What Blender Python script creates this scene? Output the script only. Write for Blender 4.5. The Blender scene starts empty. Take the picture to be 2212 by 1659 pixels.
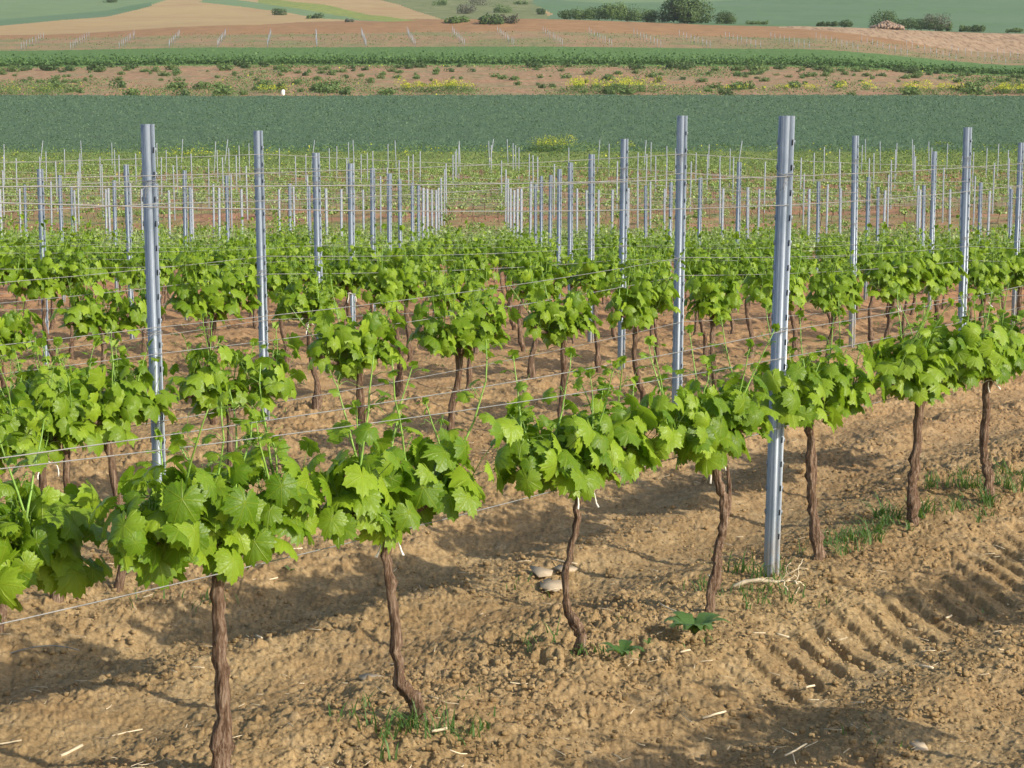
import bpy, math, random
import numpy as np
from mathutils import Vector, Matrix
R = math.radians
scene = bpy.context.scene
col = scene.collection

# ------------------------------------------------------------------ camera, sky, sun, exposure
EYE = 1.79; PITCH = R(7.02); FPX = 3800.0          # focal length in units of a 2212 px wide picture
cam_d = bpy.data.cameras.new('camera'); cam = bpy.data.objects.new('camera', cam_d); col.objects.link(cam)
cam_d.sensor_width = 36; cam_d.lens = FPX/2212*36
cam_d.clip_start = 0.05; cam_d.clip_end = 5000
cam.location = (0, 0, EYE); cam.rotation_euler = (R(90)-PITCH, 0, 0)
scene.camera = cam
SUN_AZ = 124.0; SUN_EL = 28.0
w = bpy.data.worlds.new('World'); scene.world = w; w.use_nodes = True
nt = w.node_tree; bg = nt.nodes['Background']
sky = nt.nodes.new('ShaderNodeTexSky'); sky.sky_type = 'NISHITA'; sky.sun_disc = False
sky.sun_elevation = R(SUN_EL); sky.sun_rotation = R(SUN_AZ); sky.air_density = 1.0; sky.dust_density = 1.6
nt.links.new(sky.outputs[0], bg.inputs[0]); bg.inputs[1].default_value = 0.15
sl = bpy.data.lights.new('sun', 'SUN'); so = bpy.data.objects.new('sun', sl); col.objects.link(so)
sl.energy = 4.3; sl.angle = R(0.6); sl.color = (1.0, 0.91, 0.77)
to_sun = Vector((math.sin(R(SUN_AZ))*math.cos(R(SUN_EL)), math.cos(R(SUN_AZ))*math.cos(R(SUN_EL)), math.sin(R(SUN_EL))))
so.rotation_euler = to_sun.to_track_quat('Z', 'Y').to_euler()
vs = scene.view_settings; vs.view_transform = 'Standard'; vs.look = 'None'; vs.gamma = 1; vs.exposure = 0.38

HAZE = .00011
# ------------------------------------------------------------------ small helpers
def tag(o, label=None, cat=None, group=None, kind=None):
    if label: o['label'] = label
    if cat: o['category'] = cat
    if group: o['group'] = group
    if kind: o['kind'] = kind
    return o
def mesh(name, V, F, mat, uv=None, smooth=False, mi=None):
    V = np.asarray(V, dtype=np.float32).reshape(-1, 3); F = np.asarray(F, dtype=np.int32)
    k = F.shape[1]; me = bpy.data.meshes.new(name)
    me.vertices.add(len(V)); me.vertices.foreach_set('co', V.ravel())
    me.loops.add(F.size); me.loops.foreach_set('vertex_index', F.ravel())
    me.polygons.add(len(F)); me.polygons.foreach_set('loop_start', np.arange(0, F.size, k, dtype=np.int32))
    me.polygons.foreach_set('loop_total', np.full(len(F), k, dtype=np.int32))
    if smooth: me.polygons.foreach_set('use_smooth', np.ones(len(F), dtype=bool))
    for m in (mat if isinstance(mat, (list, tuple)) else [mat]): me.materials.append(m)
    if mi is not None: me.polygons.foreach_set('material_index', np.asarray(mi, dtype=np.int32))
    if uv is not None:
        l = me.uv_layers.new(name='uv'); l.data.foreach_set('uv', np.asarray(uv, dtype=np.float32)[F.ravel()].ravel())
    me.update(calc_edges=True); me.validate()
    return me
def link(name, me, parent=None, loc=None):
    o = bpy.data.objects.new(name, me); col.objects.link(o)
    if parent: o.parent = parent
    if loc is not None: o.location = loc
    return o
def empty(name, loc, rz=0):
    o = bpy.data.objects.new(name, None); col.objects.link(o); o.empty_display_size = .1
    o.location = loc; o.rotation_euler = (0, 0, rz); return o
class MB:                                        # collects triangles
    def __init__(s): s.V = []; s.F = []; s.U = []; s.M = []; s.n = 0
    def add(s, V, F, U=None, m=0):
        V = np.asarray(V, float).reshape(-1, 3); F = np.asarray(F, int)
        if F.shape[1] == 4: F = np.concatenate([F[:, [0, 1, 2]], F[:, [0, 2, 3]]])
        s.V.append(V); s.F.append(F+s.n); s.M.append(np.full(len(F), m))
        s.U.append(np.full((len(V), 2), 5.0) if U is None else np.asarray(U, float)); s.n += len(V)
    def arrays(s): return np.concatenate(s.V), np.concatenate(s.F), np.concatenate(s.U), np.concatenate(s.M)
    def mesh(s, name, mat, smooth=True):
        V, F, U, M = s.arrays(); return mesh(name, V, F, mat, U, smooth, M)
def tube(P, rad, n=6, twist=0., lump=None):
    P = np.asarray(P, float); m = len(P); rad = np.broadcast_to(np.asarray(rad, float), (m,))
    T = np.gradient(P, axis=0); T /= np.linalg.norm(T, axis=1)[:, None]+1e-9
    up = np.array([0, 0, 1.]) if abs(T[:, 2]).mean() < .8 else np.array([1., 0, 0])
    A = np.cross(T, up); A /= np.linalg.norm(A, axis=1)[:, None]+1e-9; B = np.cross(T, A)
    a = np.arange(n)*2*math.pi/n
    ang = a[None, :]+twist*np.arange(m)[:, None]
    rr = rad[:, None]*np.ones((m, n))
    if lump is not None: rr = rr*lump(m, n)
    V = P[:, None]+rr[..., None]*(np.cos(ang)[..., None]*A[:, None]+np.sin(ang)[..., None]*B[:, None])
    V = V.reshape(-1, 3); i = np.arange(m-1)[:, None]*n; j = np.arange(n)[None, :]; j2 = (j+1) % n
    F = np.stack([i+j, i+j2, i+n+j2, i+n+j], -1).reshape(-1, 4)
    V = np.concatenate([V, P[:1], P[-1:]])
    k = np.arange(n); k2 = (k+1) % n; c0 = m*n
    caps = np.concatenate([np.stack([k2, k, np.full(n, c0), np.full(n, c0)], -1),
                           np.stack([(m-1)*n+k, (m-1)*n+k2, np.full(n, c0+1), np.full(n, c0+1)], -1)])
    F3 = np.concatenate([F[:, [0, 1, 2]], F[:, [0, 2, 3]], caps[:, :3]])
    return V, F3
ORD = ['zeroth', 'first', 'second', 'third', 'fourth', 'fifth', 'sixth', 'seventh', 'eighth', 'ninth', 'tenth', 'eleventh', 'twelfth',
       'thirteenth', 'fourteenth', 'fifteenth', 'sixteenth', 'seventeenth', 'eighteenth', 'nineteenth', 'twentieth']
TENS = {2: 'twenty', 3: 'thirty', 4: 'forty', 5: 'fifty', 6: 'sixty', 7: 'seventy', 8: 'eighty', 9: 'ninety'}
def ordw(n):
    if n <= 20: return ORD[n]
    t, r = divmod(n, 10)
    return (TENS[t][:-1]+'ieth') if r == 0 else TENS[t]+'-'+ORD[r]

# ------------------------------------------------------------------ noise
def _h(i, j, s):
    n = (i*374761393+j*668265263+s*1442695041) & 0xffffffff
    n = ((n ^ (n >> 13))*1274126177) & 0xffffffff
    n = ((n ^ (n >> 16))*2246822519) & 0xffffffff
    return ((n ^ (n >> 15)) & 0xffffff)/float(0xffffff)
def vnoise(x, y, s=0):
    xi = np.floor(x).astype(np.int64); yi = np.floor(y).astype(np.int64); fx = x-xi; fy = y-yi
    fx = fx*fx*fx*(fx*(fx*6-15)+10); fy = fy*fy*fy*(fy*(fy*6-15)+10)
    a = _h(xi, yi, s); b = _h(xi+1, yi, s); c = _h(xi, yi+1, s); d = _h(xi+1, yi+1, s)
    return (a*(1-fx)+b*fx)*(1-fy)+(c*(1-fx)+d*fx)*fy*1.0 - .5
def fbm(x, y, o=4, s=0):
    r = 0; a = 1.
    for k in range(o): r = r+a*vnoise(x*2**k+17.3*k, y*2**k-9.1*k, s+k); a *= .5
    return r
def clods(x, y, cell, prob, s, wx, wy):
    X = x/cell+wx; Y = y/cell+wy
    xi = np.floor(X).astype(np.int64); yi = np.floor(Y).astype(np.int64); best = np.zeros_like(x)
    for dx in (-1, 0, 1):
        for dy in (-1, 0, 1):
            i = xi+dx; j = yi+dy
            on = _h(i, j, s+3) < prob
            cx = i+_h(i, j, s); cy = j+_h(i, j, s+1); r = .22+.4*_h(i, j, s+2)**1.5
            an = _h(i, j, s+5)*6.28; ca, sa = np.cos(an), np.sin(an)
            ux = (X-cx)*ca+(Y-cy)*sa; uy = (-(X-cx)*sa+(Y-cy)*ca)*1.35
            # angular lumps: the distance is measured to a bent polygon, the top is broken off flat and tilted
            d1 = np.maximum(np.maximum(np.abs(ux), np.abs(uy)), (np.abs(ux)+np.abs(uy))*.74+.10*ux)/r
            hh = .35+.5*_h(i, j, s+6); h = np.minimum(np.clip((1-d1)*1.9, 0, 1), 1.05-.5*_h(i, j, s+8)+(_h(i, j, s+7)-.5)*1.3*ux/r+(_h(i, j, s+9)-.5)*1.1*uy/r)*r*hh
            h = np.maximum(h, 0)
            best = np.maximum(best, np.where(on, h, 0))
    return best*cell

# ------------------------------------------------------------------ lie of the land (metres; X right, Y away)
YK = np.array([-200, 0, 7.9, 9.5, 11.5, 14.5, 18.5, 22, 26, 29.6, 33.3, 37, 45, 52, 57, 60.])
GK = np.array([.3, 0, .0, .11, .13, .05, -.11, -.22, -.32, -.42, -.52, -.62, -.78, -.88, -.86, -.7])
XT = (np.array([-300, 0, 550, 1106, 1700, 2212, 2512.])-1106)/FPX
TY = [66, 90, 112, 128, 290, 355, 372, 412, 455, 485, 600, 760, 1000, 1200]
TT = np.array([
 [468]*7, [412]*7, [369]*7, [328, 330, 328, 328, 328, 330, 330],
 [212, 212, 214, 212, 212, 213, 214],
 [166, 165, 160, 160, 162, 176, 184],
 [153, 152, 148, 148, 151, 170, 182],
 [118, 118, 111, 109, 114, 150, 172],
 [96, 90, 82, 76, 90, 126, 150],
 [90, 86, 60, 46, 62, 76, 84],
 [78, 76, 58, 52, 69, 80, 86],
 [45, 42, 40, 36, 52, 62, 66],
 [0, -2, -5, 0, 12, 18, 20],
 [-55, -55, -55, -50, -45, -40, -40]], float)
ZT = (361-TT)*np.array(TY)[:, None]/FPX+EYE      # heights of the hillside
def far_g(X, Y):
    u = X/np.maximum(Y, 50.); u = np.clip(u, XT[0], XT[-1])
    fi = np.interp(u, XT, np.arange(len(XT))); i0 = np.minimum(fi.astype(int), len(XT)-2); f = fi-i0; f = f*f*(3-2*f)
    Yc = np.clip(Y, TY[0], TY[-1])
    gi = np.interp(Yc, TY, np.arange(len(TY))); j0 = np.minimum(gi.astype(int), len(TY)-2); g = gi-j0
    return (ZT[j0, i0]*(1-f)+ZT[j0, i0+1]*f)*(1-g)+(ZT[j0+1, i0]*(1-f)+ZT[j0+1, i0+1]*f)*g
def base_g(X, Y):
    X = np.asarray(X, float); Y = np.asarray(Y, float)
    def one(Y):
        n = np.interp(Y, YK, GK); t = np.clip((Y-56)/12., 0, 1); t = t*t*(3-2*t)
        return n*(1-t)+far_g(X, np.maximum(Y, 62))*t
    s = np.maximum(np.abs(Y)*.025, .6)
    return (one(Y-s)+one(Y)*2+one(Y+s))/4
NR = np.array([-.8, .6]); TR = np.array([.6, .8]); P0 = np.array([1.12, 7.44]); RS = 2.3
def row_coords(X, Y):
    return (X-P0[0])*NR[0]+(Y-P0[1])*NR[1], (X-P0[0])*TR[0]+(Y-P0[1])*TR[1]
def furrow(X, Y):
    o, t = row_coords(X, Y); o = o+.05*np.sin(t*.9+1)+.03*np.sin(t*2.3)
    p = o/RS; p = p-np.floor(p); d = np.minimum(p, 1-p)*RS
    h = .035*np.exp(-(d/.30)**2)
    for c in (.80, 1.50):
        e = p*RS-c; h = h-.085*np.exp(-(np.abs(e)/.30)**2.4)
    return h
def g(X, Y): return base_g(X, Y)+furrow(X, Y)
def gz(x, y): return float(g(np.array([x]), np.array([y]))[0])
def bz(x, y): return float(base_g(np.array([x]), np.array([y]))[0])
cp, sp = math.cos(PITCH), math.sin(PITCH)
def proj(x, y, z):                               # used to decide what the photograph can show (2212 x 1659)
    dpt = y*cp-(z-EYE)*sp; up = y*sp+(z-EYE)*cp
    return (1106+FPX*x/dpt, 829.5-FPX*up/dpt, dpt) if dpt > .1 else (-9999, 9999, -1)
def at(px, py, furrowed=True):                   # where a line of sight meets the ground
    dx = (px-1106)/FPX; dy = (829.5-py)/FPX
    D = np.array([dx, cp+dy*sp, -sp+dy*cp]); f = gz if furrowed else bz
    t = 2.; st = .01
    while t < 1400:
        q = D*t
        if EYE+q[2] <= f(q[0], q[1]): break
        t += st*max(t, 1.)*.5
    return q[0], q[1], f(q[0], q[1])

# ------------------------------------------------------------------ materials
def new_mat(name):
    m = bpy.data.materials.new(name); m.use_nodes = True; n = m.node_tree; n.nodes.clear()
    out = n.nodes.new('ShaderNodeOutputMaterial'); return m, n, out
def N(n, t, **kw):
    a = n.nodes.new(t)
    for k, v in kw.items():
        if k[0] == 'i' and k[1:].isdigit(): a.inputs[int(k[1:])].default_value = v
        else: setattr(a, k, v)
    return a
def ramp(n, src, stops):
    r = n.nodes.new('ShaderNodeValToRGB'); e = r.color_ramp.elements
    while len(e) < len(stops): e.new(.5)
    for i, (p, c) in enumerate(stops): e[i].position = p; e[i].color = (*c, 1)
    n.links.new(src, r.inputs[0]); return r.outputs[0]
def coords(n, scale=(1, 1, 1), rot=(0, 0, 0), obj=False):
    if obj: s = N(n, 'ShaderNodeTexCoord').outputs['Object']
    else: s = N(n, 'ShaderNodeNewGeometry').outputs['Position']
    mp = n.nodes.new('ShaderNodeMapping'); n.links.new(s, mp.inputs[0])
    mp.inputs['Scale'].default_value = scale; mp.inputs['Rotation'].default_value = rot
    return mp.outputs[0]
def noise(n, vec, sc, det=4, ro=.6):
    t = n.nodes.new('ShaderNodeTexNoise'); t.inputs['Scale'].default_value = sc; t.inputs['Detail'].default_value = det
    t.inputs['Roughness'].default_value = ro; n.links.new(vec, t.inputs['Vector']); return t.outputs[0]
def mix(n, f, a, b, mode='MIX'):
    m = n.nodes.new('ShaderNodeMix'); m.data_type = 'RGBA'; m.blend_type = mode
    for s, v in ((0, f), (6, a), (7, b)):
        if isinstance(v, (int, float)): m.inputs[s].default_value = v
        elif isinstance(v, tuple): m.inputs[s].default_value = (*v, 1)
        else: n.links.new(v, m.inputs[s])
    return m.outputs[2]
def bump(n, h, strength, dist):
    b = n.nodes.new('ShaderNodeBump'); b.inputs['Strength'].default_value = strength; b.inputs['Distance'].default_value = dist
    n.links.new(h, b.inputs['Height']); return b.outputs[0]
def bsdf(n, out, color, rough=.9, spec=.2, normal=None, metallic=0.):
    b = n.nodes.new('ShaderNodeBsdfPrincipled')
    if isinstance(color, tuple): b.inputs['Base Color'].default_value = (*color, 1)
    else: n.links.new(color, b.inputs['Base Color'])
    if isinstance(rough, float): b.inputs['Roughness'].default_value = rough
    else: n.links.new(rough, b.inputs['Roughness'])
    b.inputs['Specular IOR Level'].default_value = spec; b.inputs['Metallic'].default_value = metallic
    if normal is not None: n.links.new(normal, b.inputs['Normal'])
    n.links.new(b.outputs[0], out.inputs[0]); return b
def simple(name, c, rough=.8, spec=.2, var=.15, sc=8., metallic=0.):
    m, n, out = new_mat(name); v = noise(n, coords(n, obj=True), sc, 5)
    lo = tuple(x*(1-var) for x in c); hi = tuple(min(1, x*(1+var)) for x in c)
    bsdf(n, out, ramp(n, v, [(.35, lo), (.65, hi)]), rough, spec, None, metallic); return m

def soil_mat():
    m, n, out = new_mat('tilled_soil'); P = coords(n)
    a = noise(n, P, 1.1, 6, .65); b = noise(n, P, 9., 6, .7); c = noise(n, P, 70., 4, .7)
    tan = ramp(n, b, [(.3, (.34, .228, .108)), (.55, (.445, .320, .163)), (.75, (.54, .41, .24))])
    dk = ramp(n, c, [(.35, (.55, .53, .5)), (.6, (1., 1., 1.))])
    cl = mix(n, .8, tan, dk, 'MULTIPLY')
    cl = mix(n, .8, cl, ramp(n, noise(n, P, .8, 4, .6), [(.35, (.80, .77, .74)), (.6, (1, 1, 1))]), 'MULTIPLY')
    red = ramp(n, b, [(.3, (.26, .125, .06)), (.7, (.38, .205, .115))])
    sx = n.nodes.new('ShaderNodeSeparateXYZ'); n.links.new(P, sx.inputs[0])
    mr = n.nodes.new('ShaderNodeMapRange'); n.links.new(sx.outputs[1], mr.inputs[0])
    mr.inputs[1].default_value = 7; mr.inputs[2].default_value = 34; mr.inputs[3].default_value = 0; mr.inputs[4].default_value = .85
    ad = n.nodes.new('ShaderNodeMath'); ad.operation = 'MULTIPLY_ADD'; n.links.new(a, ad.inputs[0]); ad.inputs[1].default_value = .5
    su = n.nodes.new('ShaderNodeMath'); su.operation = 'SUBTRACT'; n.links.new(mr.outputs[0], su.inputs[0]); su.inputs[1].default_value = .22
    su.use_clamp = False; n.links.new(su.outputs[0], ad.inputs[2]); ad.use_clamp = True
    cl = mix(n, ad.outputs[0], cl, red)
    bsdf(n, out, cl, .95, .1, bump(n, noise(n, P, 150., 6, .8), .8, .008)); return m
def field_mat(name, stops, scale, sc=1., rot=0., detail=6, big=None, bumpd=.15):
    m, n, out = new_mat(name); P = coords(n, scale, (0, 0, rot))
    v = noise(n, P, sc, detail, .72); c = ramp(n, v, stops)
    if big:
        v2 = noise(n, coords(n, (1, 2.2, 1)), big[0], 4, .6); c = mix(n, ramp(n, v2, [(.42, (0, 0, 0)), (.62, (1, 1, 1))]), c, ramp(n, v, big[1]))
    bsdf(n, out, c, .95, .1, bump(n, v, .6, bumpd)); return m

def leaf_mat(name, dark, light, young=None, spec=.5, rough=.42, veins=True, trans=.3):
    m, n, out = new_mat(name)
    gm = N(n, 'ShaderNodeNewGeometry'); rnd = gm.outputs['Random Per Island']
    uv = N(n, 'ShaderNodeUVMap'); sx = n.nodes.new('ShaderNodeSeparateXYZ'); n.links.new(uv.outputs[0], sx.inputs[0])
    c = ramp(n, rnd, [(0, dark), (.55, tuple((a+b)/2 for a, b in zip(dark, light))), (1, light)])
    P = coords(n, obj=True); c = mix(n, .35, c, ramp(n, noise(n, P, 45., 3), [(.3, (.55, .6, .5)), (.7, (1, 1, 1))]), 'MULTIPLY')
    def mth(op, a, b=None, clamp=False):
        q = n.nodes.new('ShaderNodeMath'); q.operation = op; q.use_clamp = clamp
        for k, v in ((0, a), (1, b)):
            if v is None: continue
            if isinstance(v, (int, float)): q.inputs[k].default_value = v
            else: n.links.new(v, q.inputs[k])
        return q.outputs[0]
    if veins:
        x = mth('SUBTRACT', sx.outputs[0], .5); y = mth('SUBTRACT', sx.outputs[1], .5)
        ang = mth('ARCTAN2', x, y); rr = mth('SQRT', mth('ADD', mth('MULTIPLY', x, x), mth('MULTIPLY', y, y)))
        # five main veins 52 degrees apart
        k = mth('DIVIDE', ang, R(52)); fr = mth('ABSOLUTE', mth('SUBTRACT', k, mth('ROUND', k)))
        dist = mth('MULTIPLY', fr, mth('MULTIPLY', rr, R(52)))
        vein = mth('SUBTRACT', 1., mth('DIVIDE', dist, .012), True)
        # side veins
        sv = mth('ABSOLUTE', mth('SUBTRACT', mth('FRACT', mth('SUBTRACT', mth('MULTIPLY', rr, 11.), mth('MULTIPLY', fr, 2.6))), .5))
        sv = mth('MULTIPLY', mth('SUBTRACT', 1., mth('DIVIDE', sv, .09), True), .35)
        vein = mth('MAXIMUM', vein, sv); isleaf = mth('LESS_THAN', sx.outputs[0], 2.)
        vein = mth('MULTIPLY', vein, isleaf)
        c = mix(n, mth('MULTIPLY', vein, .38), c, (light[0]*1.7, light[1]*1.35, light[2]*1.9))
        stem = mth('SUBTRACT', 1., isleaf); c = mix(n, stem, c, (.22, .33, .07))
        h = mth('SUBTRACT', mth('MULTIPLY', noise(n, P, 40., 2), 1.6), vein)
        nb = bump(n, h, .45, .004)
    else: nb = bump(n, noise(n, P, 30., 3), .4, .01)
    b = n.nodes.new('ShaderNodeBsdfPrincipled'); n.links.new(c, b.inputs['Base Color'])
    b.inputs['Roughness'].default_value = rough; b.inputs['Specular IOR Level'].default_value = spec; n.links.new(nb, b.inputs['Normal'])
    t = n.nodes.new('ShaderNodeBsdfTranslucent'); n.links.new(mix(n, .5, c, (.30, .48, .03)), t.inputs[0])
    ms = n.nodes.new('ShaderNodeMixShader'); ms.inputs[0].default_value = trans
    n.links.new(b.outputs[0], ms.inputs[1]); n.links.new(t.outputs[0], ms.inputs[2]); n.links.new(ms.outputs[0], out.inputs[0]); return m
def bark_mat():
    m, n, out = new_mat('vine_bark'); P = coords(n, (1, 1, .12), obj=True); P2 = coords(n, (1, 1, .5), obj=True)
    a = noise(n, P, 130., 5, .7); b = noise(n, P2, 18., 4)
    c = mix(n, .6, ramp(n, a, [(.3, (.05, .030, .018)), (.48, (.18, .115, .075)), (.70, (.44, .34, .25))]), ramp(n, b, [(.3, (.5, .42, .38)), (.7, (1, 1, 1))]), 'MULTIPLY')
    bsdf(n, out, c, .9, .15, bump(n, a, 1., .012)); return m
def zinc_mat():
    m, n, out = new_mat('galvanised_steel'); P = coords(n, (1, 1, .3), obj=True)
    v = n.nodes.new('ShaderNodeTexVoronoi'); v.inputs['Scale'].default_value = 160; n.links.new(P, v.inputs[0])
    a = noise(n, P, 14., 5, .7); c = ramp(n, a, [(.3, (.20, .24, .285)), (.7, (.32, .365, .415))])
    sz = n.nodes.new('ShaderNodeSeparateXYZ'); n.links.new(N(n, 'ShaderNodeTexCoord').outputs['Object'], sz.inputs[0])
    mr = n.nodes.new('ShaderNodeMapRange'); n.links.new(sz.outputs[2], mr.inputs[0]); mr.inputs[1].default_value = .02; mr.inputs[2].default_value = .30; mr.inputs[3].default_value = .62; mr.inputs[4].default_value = .0
    q = n.nodes.new('ShaderNodeMath'); q.operation = 'MULTIPLY'; n.links.new(mr.outputs[0], q.inputs[0]); n.links.new(ramp(n, noise(n, P, 40., 5, .8), [(.4, (0, 0, 0)), (.6, (1.4, 1.4, 1.4))]), q.inputs[1]); q.use_clamp = True
    c = mix(n, q.outputs[0], c, (.36, .26, .14))
    c = mix(n, ramp(n, noise(n, P, 70., 5, .8), [(.66, (0, 0, 0)), (.74, (.5, .5, .5))]), c, (.30, .22, .12))
    c = mix(n, .25, c, ramp(n, v.outputs['Distance'], [(0, (.6, .6, .6)), (.6, (1, 1, 1))]), 'MULTIPLY')
    bsdf(n, out, c, ramp(n, a, [(.3, (.36,)*3), (.7, (.52,)*3)]), .5, bump(n, noise(n, P, 60., 4), .15, .002), .25); return m
SOIL = soil_mat(); BARK = bark_mat(); ZINC = zinc_mat()
LEAF = leaf_mat('vine_leaf', (.10, .205, .006), (.31, .45, .028), rough=.44, spec=.4, trans=.40)
LEAF_FAR = leaf_mat('vine_leaf_small', (.12, .205, .020), (.34, .42, .13), veins=False, rough=.42, spec=.7)
SHOOT = simple('green_shoot', (.20, .34, .06), .5, .4, .25, 30.)
WIRE = simple('wire_steel', (.27, .27, .26), .5, .4, .2, 20., .3)
STRING = simple('white_string', (.78, .76, .70), .8, .2, .1)
DARKHOLE = simple('dark_slot', (.03, .032, .035), .9, .1)
STONE = simple('flat_stone', (.40, .32, .22), .85, .2, .2, 12.)
STRAW = simple('dry_straw', (.60, .50, .34), .8, .2, .25, 15.)
GRASS = leaf_mat('grass_blade', (.06, .13, .03), (.14, .24, .07), veins=False, rough=.5, spec=.3)
BUSH = leaf_mat('bush_leaf', (.09, .15, .045), (.17, .25, .085), veins=False, rough=.65, spec=.2, trans=.15)
BUSH_DK = leaf_mat('dark_bush_leaf', (.055, .10, .035), (.11, .17, .06), veins=False, rough=.65, spec=.2, trans=.12)
BUSH_GREY = leaf_mat('grey_bush_leaf', (.10, .105, .07), (.19, .185, .14), veins=False, rough=.75, spec=.15, trans=.1)
YELLOW = leaf_mat('mustard_flower', (.42, .46, .03), (.74, .72, .06), veins=False, rough=.7, spec=.2, trans=.2)
WOOD = simple('tree_bark', (.10, .075, .055), .95, .1, .3, 3.)
CROP_DK = leaf_mat('bean_crop_leaf', (.055, .12, .035), (.12, .21, .065), veins=False, rough=.65, spec=.2, trans=.12)

# ------------------------------------------------------------------ ground sheets
def struct(name, V, F, mat, smooth=True, mi=None):
    o = link(name, mesh(name, V, F, mat, None, smooth, mi)); o['kind'] = 'structure'; return o
def grid_faces(nr, nc):
    i = np.arange(nr-1)[:, None]*nc; j = np.arange(nc-1)[None, :]
    return np.stack([i+j, i+j+1, i+nc+j+1, i+nc+j], -1).reshape(-1, 4)
def near_soil():
    nr, nc = 1750, 1080
    Y = np.exp(np.linspace(math.log(3.6), math.log(57.0), nr)); U = np.linspace(-.37, .37, nc)
    # finer columns towards what one looks at
    X = (U[None, :]*Y[:, None]); Yg = np.repeat(Y[:, None], nc, 1)
    X = X.ravel(); Yg = Yg.ravel()
    o, t = row_coords(X, Yg); ow = o+.05*np.sin(t*.9+1)+.03*np.sin(t*2.3)
    p = ow/RS; p = p-np.floor(p)
    z = base_g(X, Yg)+furrow(X, Yg)
    trk = np.exp(-((p*RS-1.50)/.34)**4)+np.exp(-((p*RS-.80)/.34)**4)
    # tractor lugs pressed into the bank of the wheel track
    oo = p*RS-1.69; lugw = np.exp(-(oo/.19)**6)
    ph = (t-oo*.6)/.175+.22*vnoise(t*1.3, o*1.3, 8)+.14*vnoise(t*9, o*9, 18)
    lug = np.clip(np.sin(2*math.pi*ph)*2.4+.2, -1, 1)
    front = np.where((ow < 0) & (ow > -RS), np.clip((t+1.5)/.6, .0, 1), 0.)*np.clip(.95+.8*vnoise(X*.8+3, Yg*.8, 4), .55, 1.)
    z = z+.023*lug*lugw*front
    nm = Yg < 19
    def fine(fn):
        out = np.zeros_like(X); out[nm] = fn(X[nm], Yg[nm]); return out
    wx = .55*fbm(X*14, Yg*14, 3, 30); wy = .55*fbm(X*14+50, Yg*14, 3, 31)
    rough = np.clip(1-.6*trk, .3, 1)*np.clip(.75+1.3*vnoise(X*.9, Yg*.9, 5), .3, 1.25)*(1-.65*lugw*front)
    z = z+rough*(clods(X, Yg, .12, .06, 40, wx*.5, wy*.5)*.60+clods(X, Yg, .06, .22, 50, wx, wy)*.95)
    z = z+fine(lambda a, b: clods(a, b, .033, .55, 60, wx[nm], wy[nm])*.9*np.minimum(1, .35+rough[nm]))
    z = z+fine(lambda a, b: clods(a, b, .017, .75, 70, wx[nm], wy[nm])*1.0*(.5+.5*rough[nm]))
    z = z+.05*fbm(X*1.3, Yg*1.3, 3, 80)+(.012+.020*rough)*fbm(X*7, Yg*7, 4, 81)
    z = z+fine(lambda a, b: (.012+.018*rough[nm])*np.abs(fbm(a*30, b*30, 4, 90))+.010*rough[nm]*fbm(a*17, b*17, 2, 91))
    pit = np.maximum(0, vnoise(X*3.1, Yg*3.1, 95)-.25)*rough; z = z-pit*.20
    pit = np.maximum(0, vnoise(X*11, Yg*11, 96)-.22)*rough; z = z-pit*.07
    V = np.stack([X, Yg, z], -1)
    return struct('vineyard_soil', V, grid_faces(nr, nc), SOIL)
near_soil()
def sheet(name, y0, y1, mat, dy, umax=.5, nc=160, lift=0., y0f=None, y1f=None, rough=.0, rsc=1., cut=None):
    nr = max(2, int((y1-y0)/dy)); U = np.linspace(-umax, umax, nc)
    f = np.linspace(0, 1, nr)
    A = np.array([y0+(y0f(u) if y0f else 0) for u in U]); B = np.array([y1+(y1f(u) if y1f else 0) for u in U])
    Y = A[None, :]*(1-f[:, None])+B[None, :]*f[:, None]; X = U[None, :]*Y
    e_ = np.clip(np.minimum(f, 1-f)*(y1-y0)/.9, 0, 1); e_ = np.repeat(e_[:, None], nc, 1).ravel()
    X = X.ravel(); Y = Y.ravel(); z = base_g(X, Y)+lift*e_
    if rough: z = z+rough*e_*fbm(X*rsc, Y*rsc, 4, 7)
    return X, Y, z, grid_faces(nr, nc)
# wide coarse soil round and behind the camera, and beyond the frame's sides
xs = np.linspace(-120, 120, 61); ys = np.linspace(-60, 66, 64); Xc, Yc = np.meshgrid(xs, ys)
zc = base_g(Xc.ravel(), Yc.ravel())-.16
struct('surrounding_soil', np.stack([Xc.ravel(), Yc.ravel(), zc], -1), grid_faces(64, 61), SOIL)
RED_VY = field_mat('reddish_vineyard_soil', [(.3, (.22, .13, .065)), (.48, (.33, .175, .10)), (.7, (.40, .24, .15))], (2.0, .8, 1), 1.2,
                   big=(.16, [(.35, (.15, .19, .06)), (.65, (.28, .27, .12))]))
VERGE = field_mat('verge_turf', [(.3, (.11, .15, .045)), (.6, (.20, .24, .075)), (.8, (.30, .31, .09))], (2, .8, 1), 1.5)
WHEAT = field_mat('wheat_field', [(.3, (.060, .108, .060)), (.5, (.085, .145, .080)), (.72, (.122, .19, .105))], (2.6, .42, 1), 1.5, detail=8,
                  big=(.03, [(.3, (.068, .118, .064)), (.7, (.118, .175, .098))]), bumpd=.3)
FALLOW = field_mat('fallow_soil', [(.3, (.23, .13, .072)), (.5, (.32, .19, .11)), (.72, (.42, .28, .18))], (1.2, .35, 1), 1.2, big=(.10, [(.3, (.16, .16, .07)), (.7, (.33, .24, .14))]))
BEAN = field_mat('bean_field', [(.3, (.080, .150, .045)), (.55, (.105, .185, .058)), (.75, (.14, .22, .08))], (1.4, .30, 1), 1.0, bumpd=.4)
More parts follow.
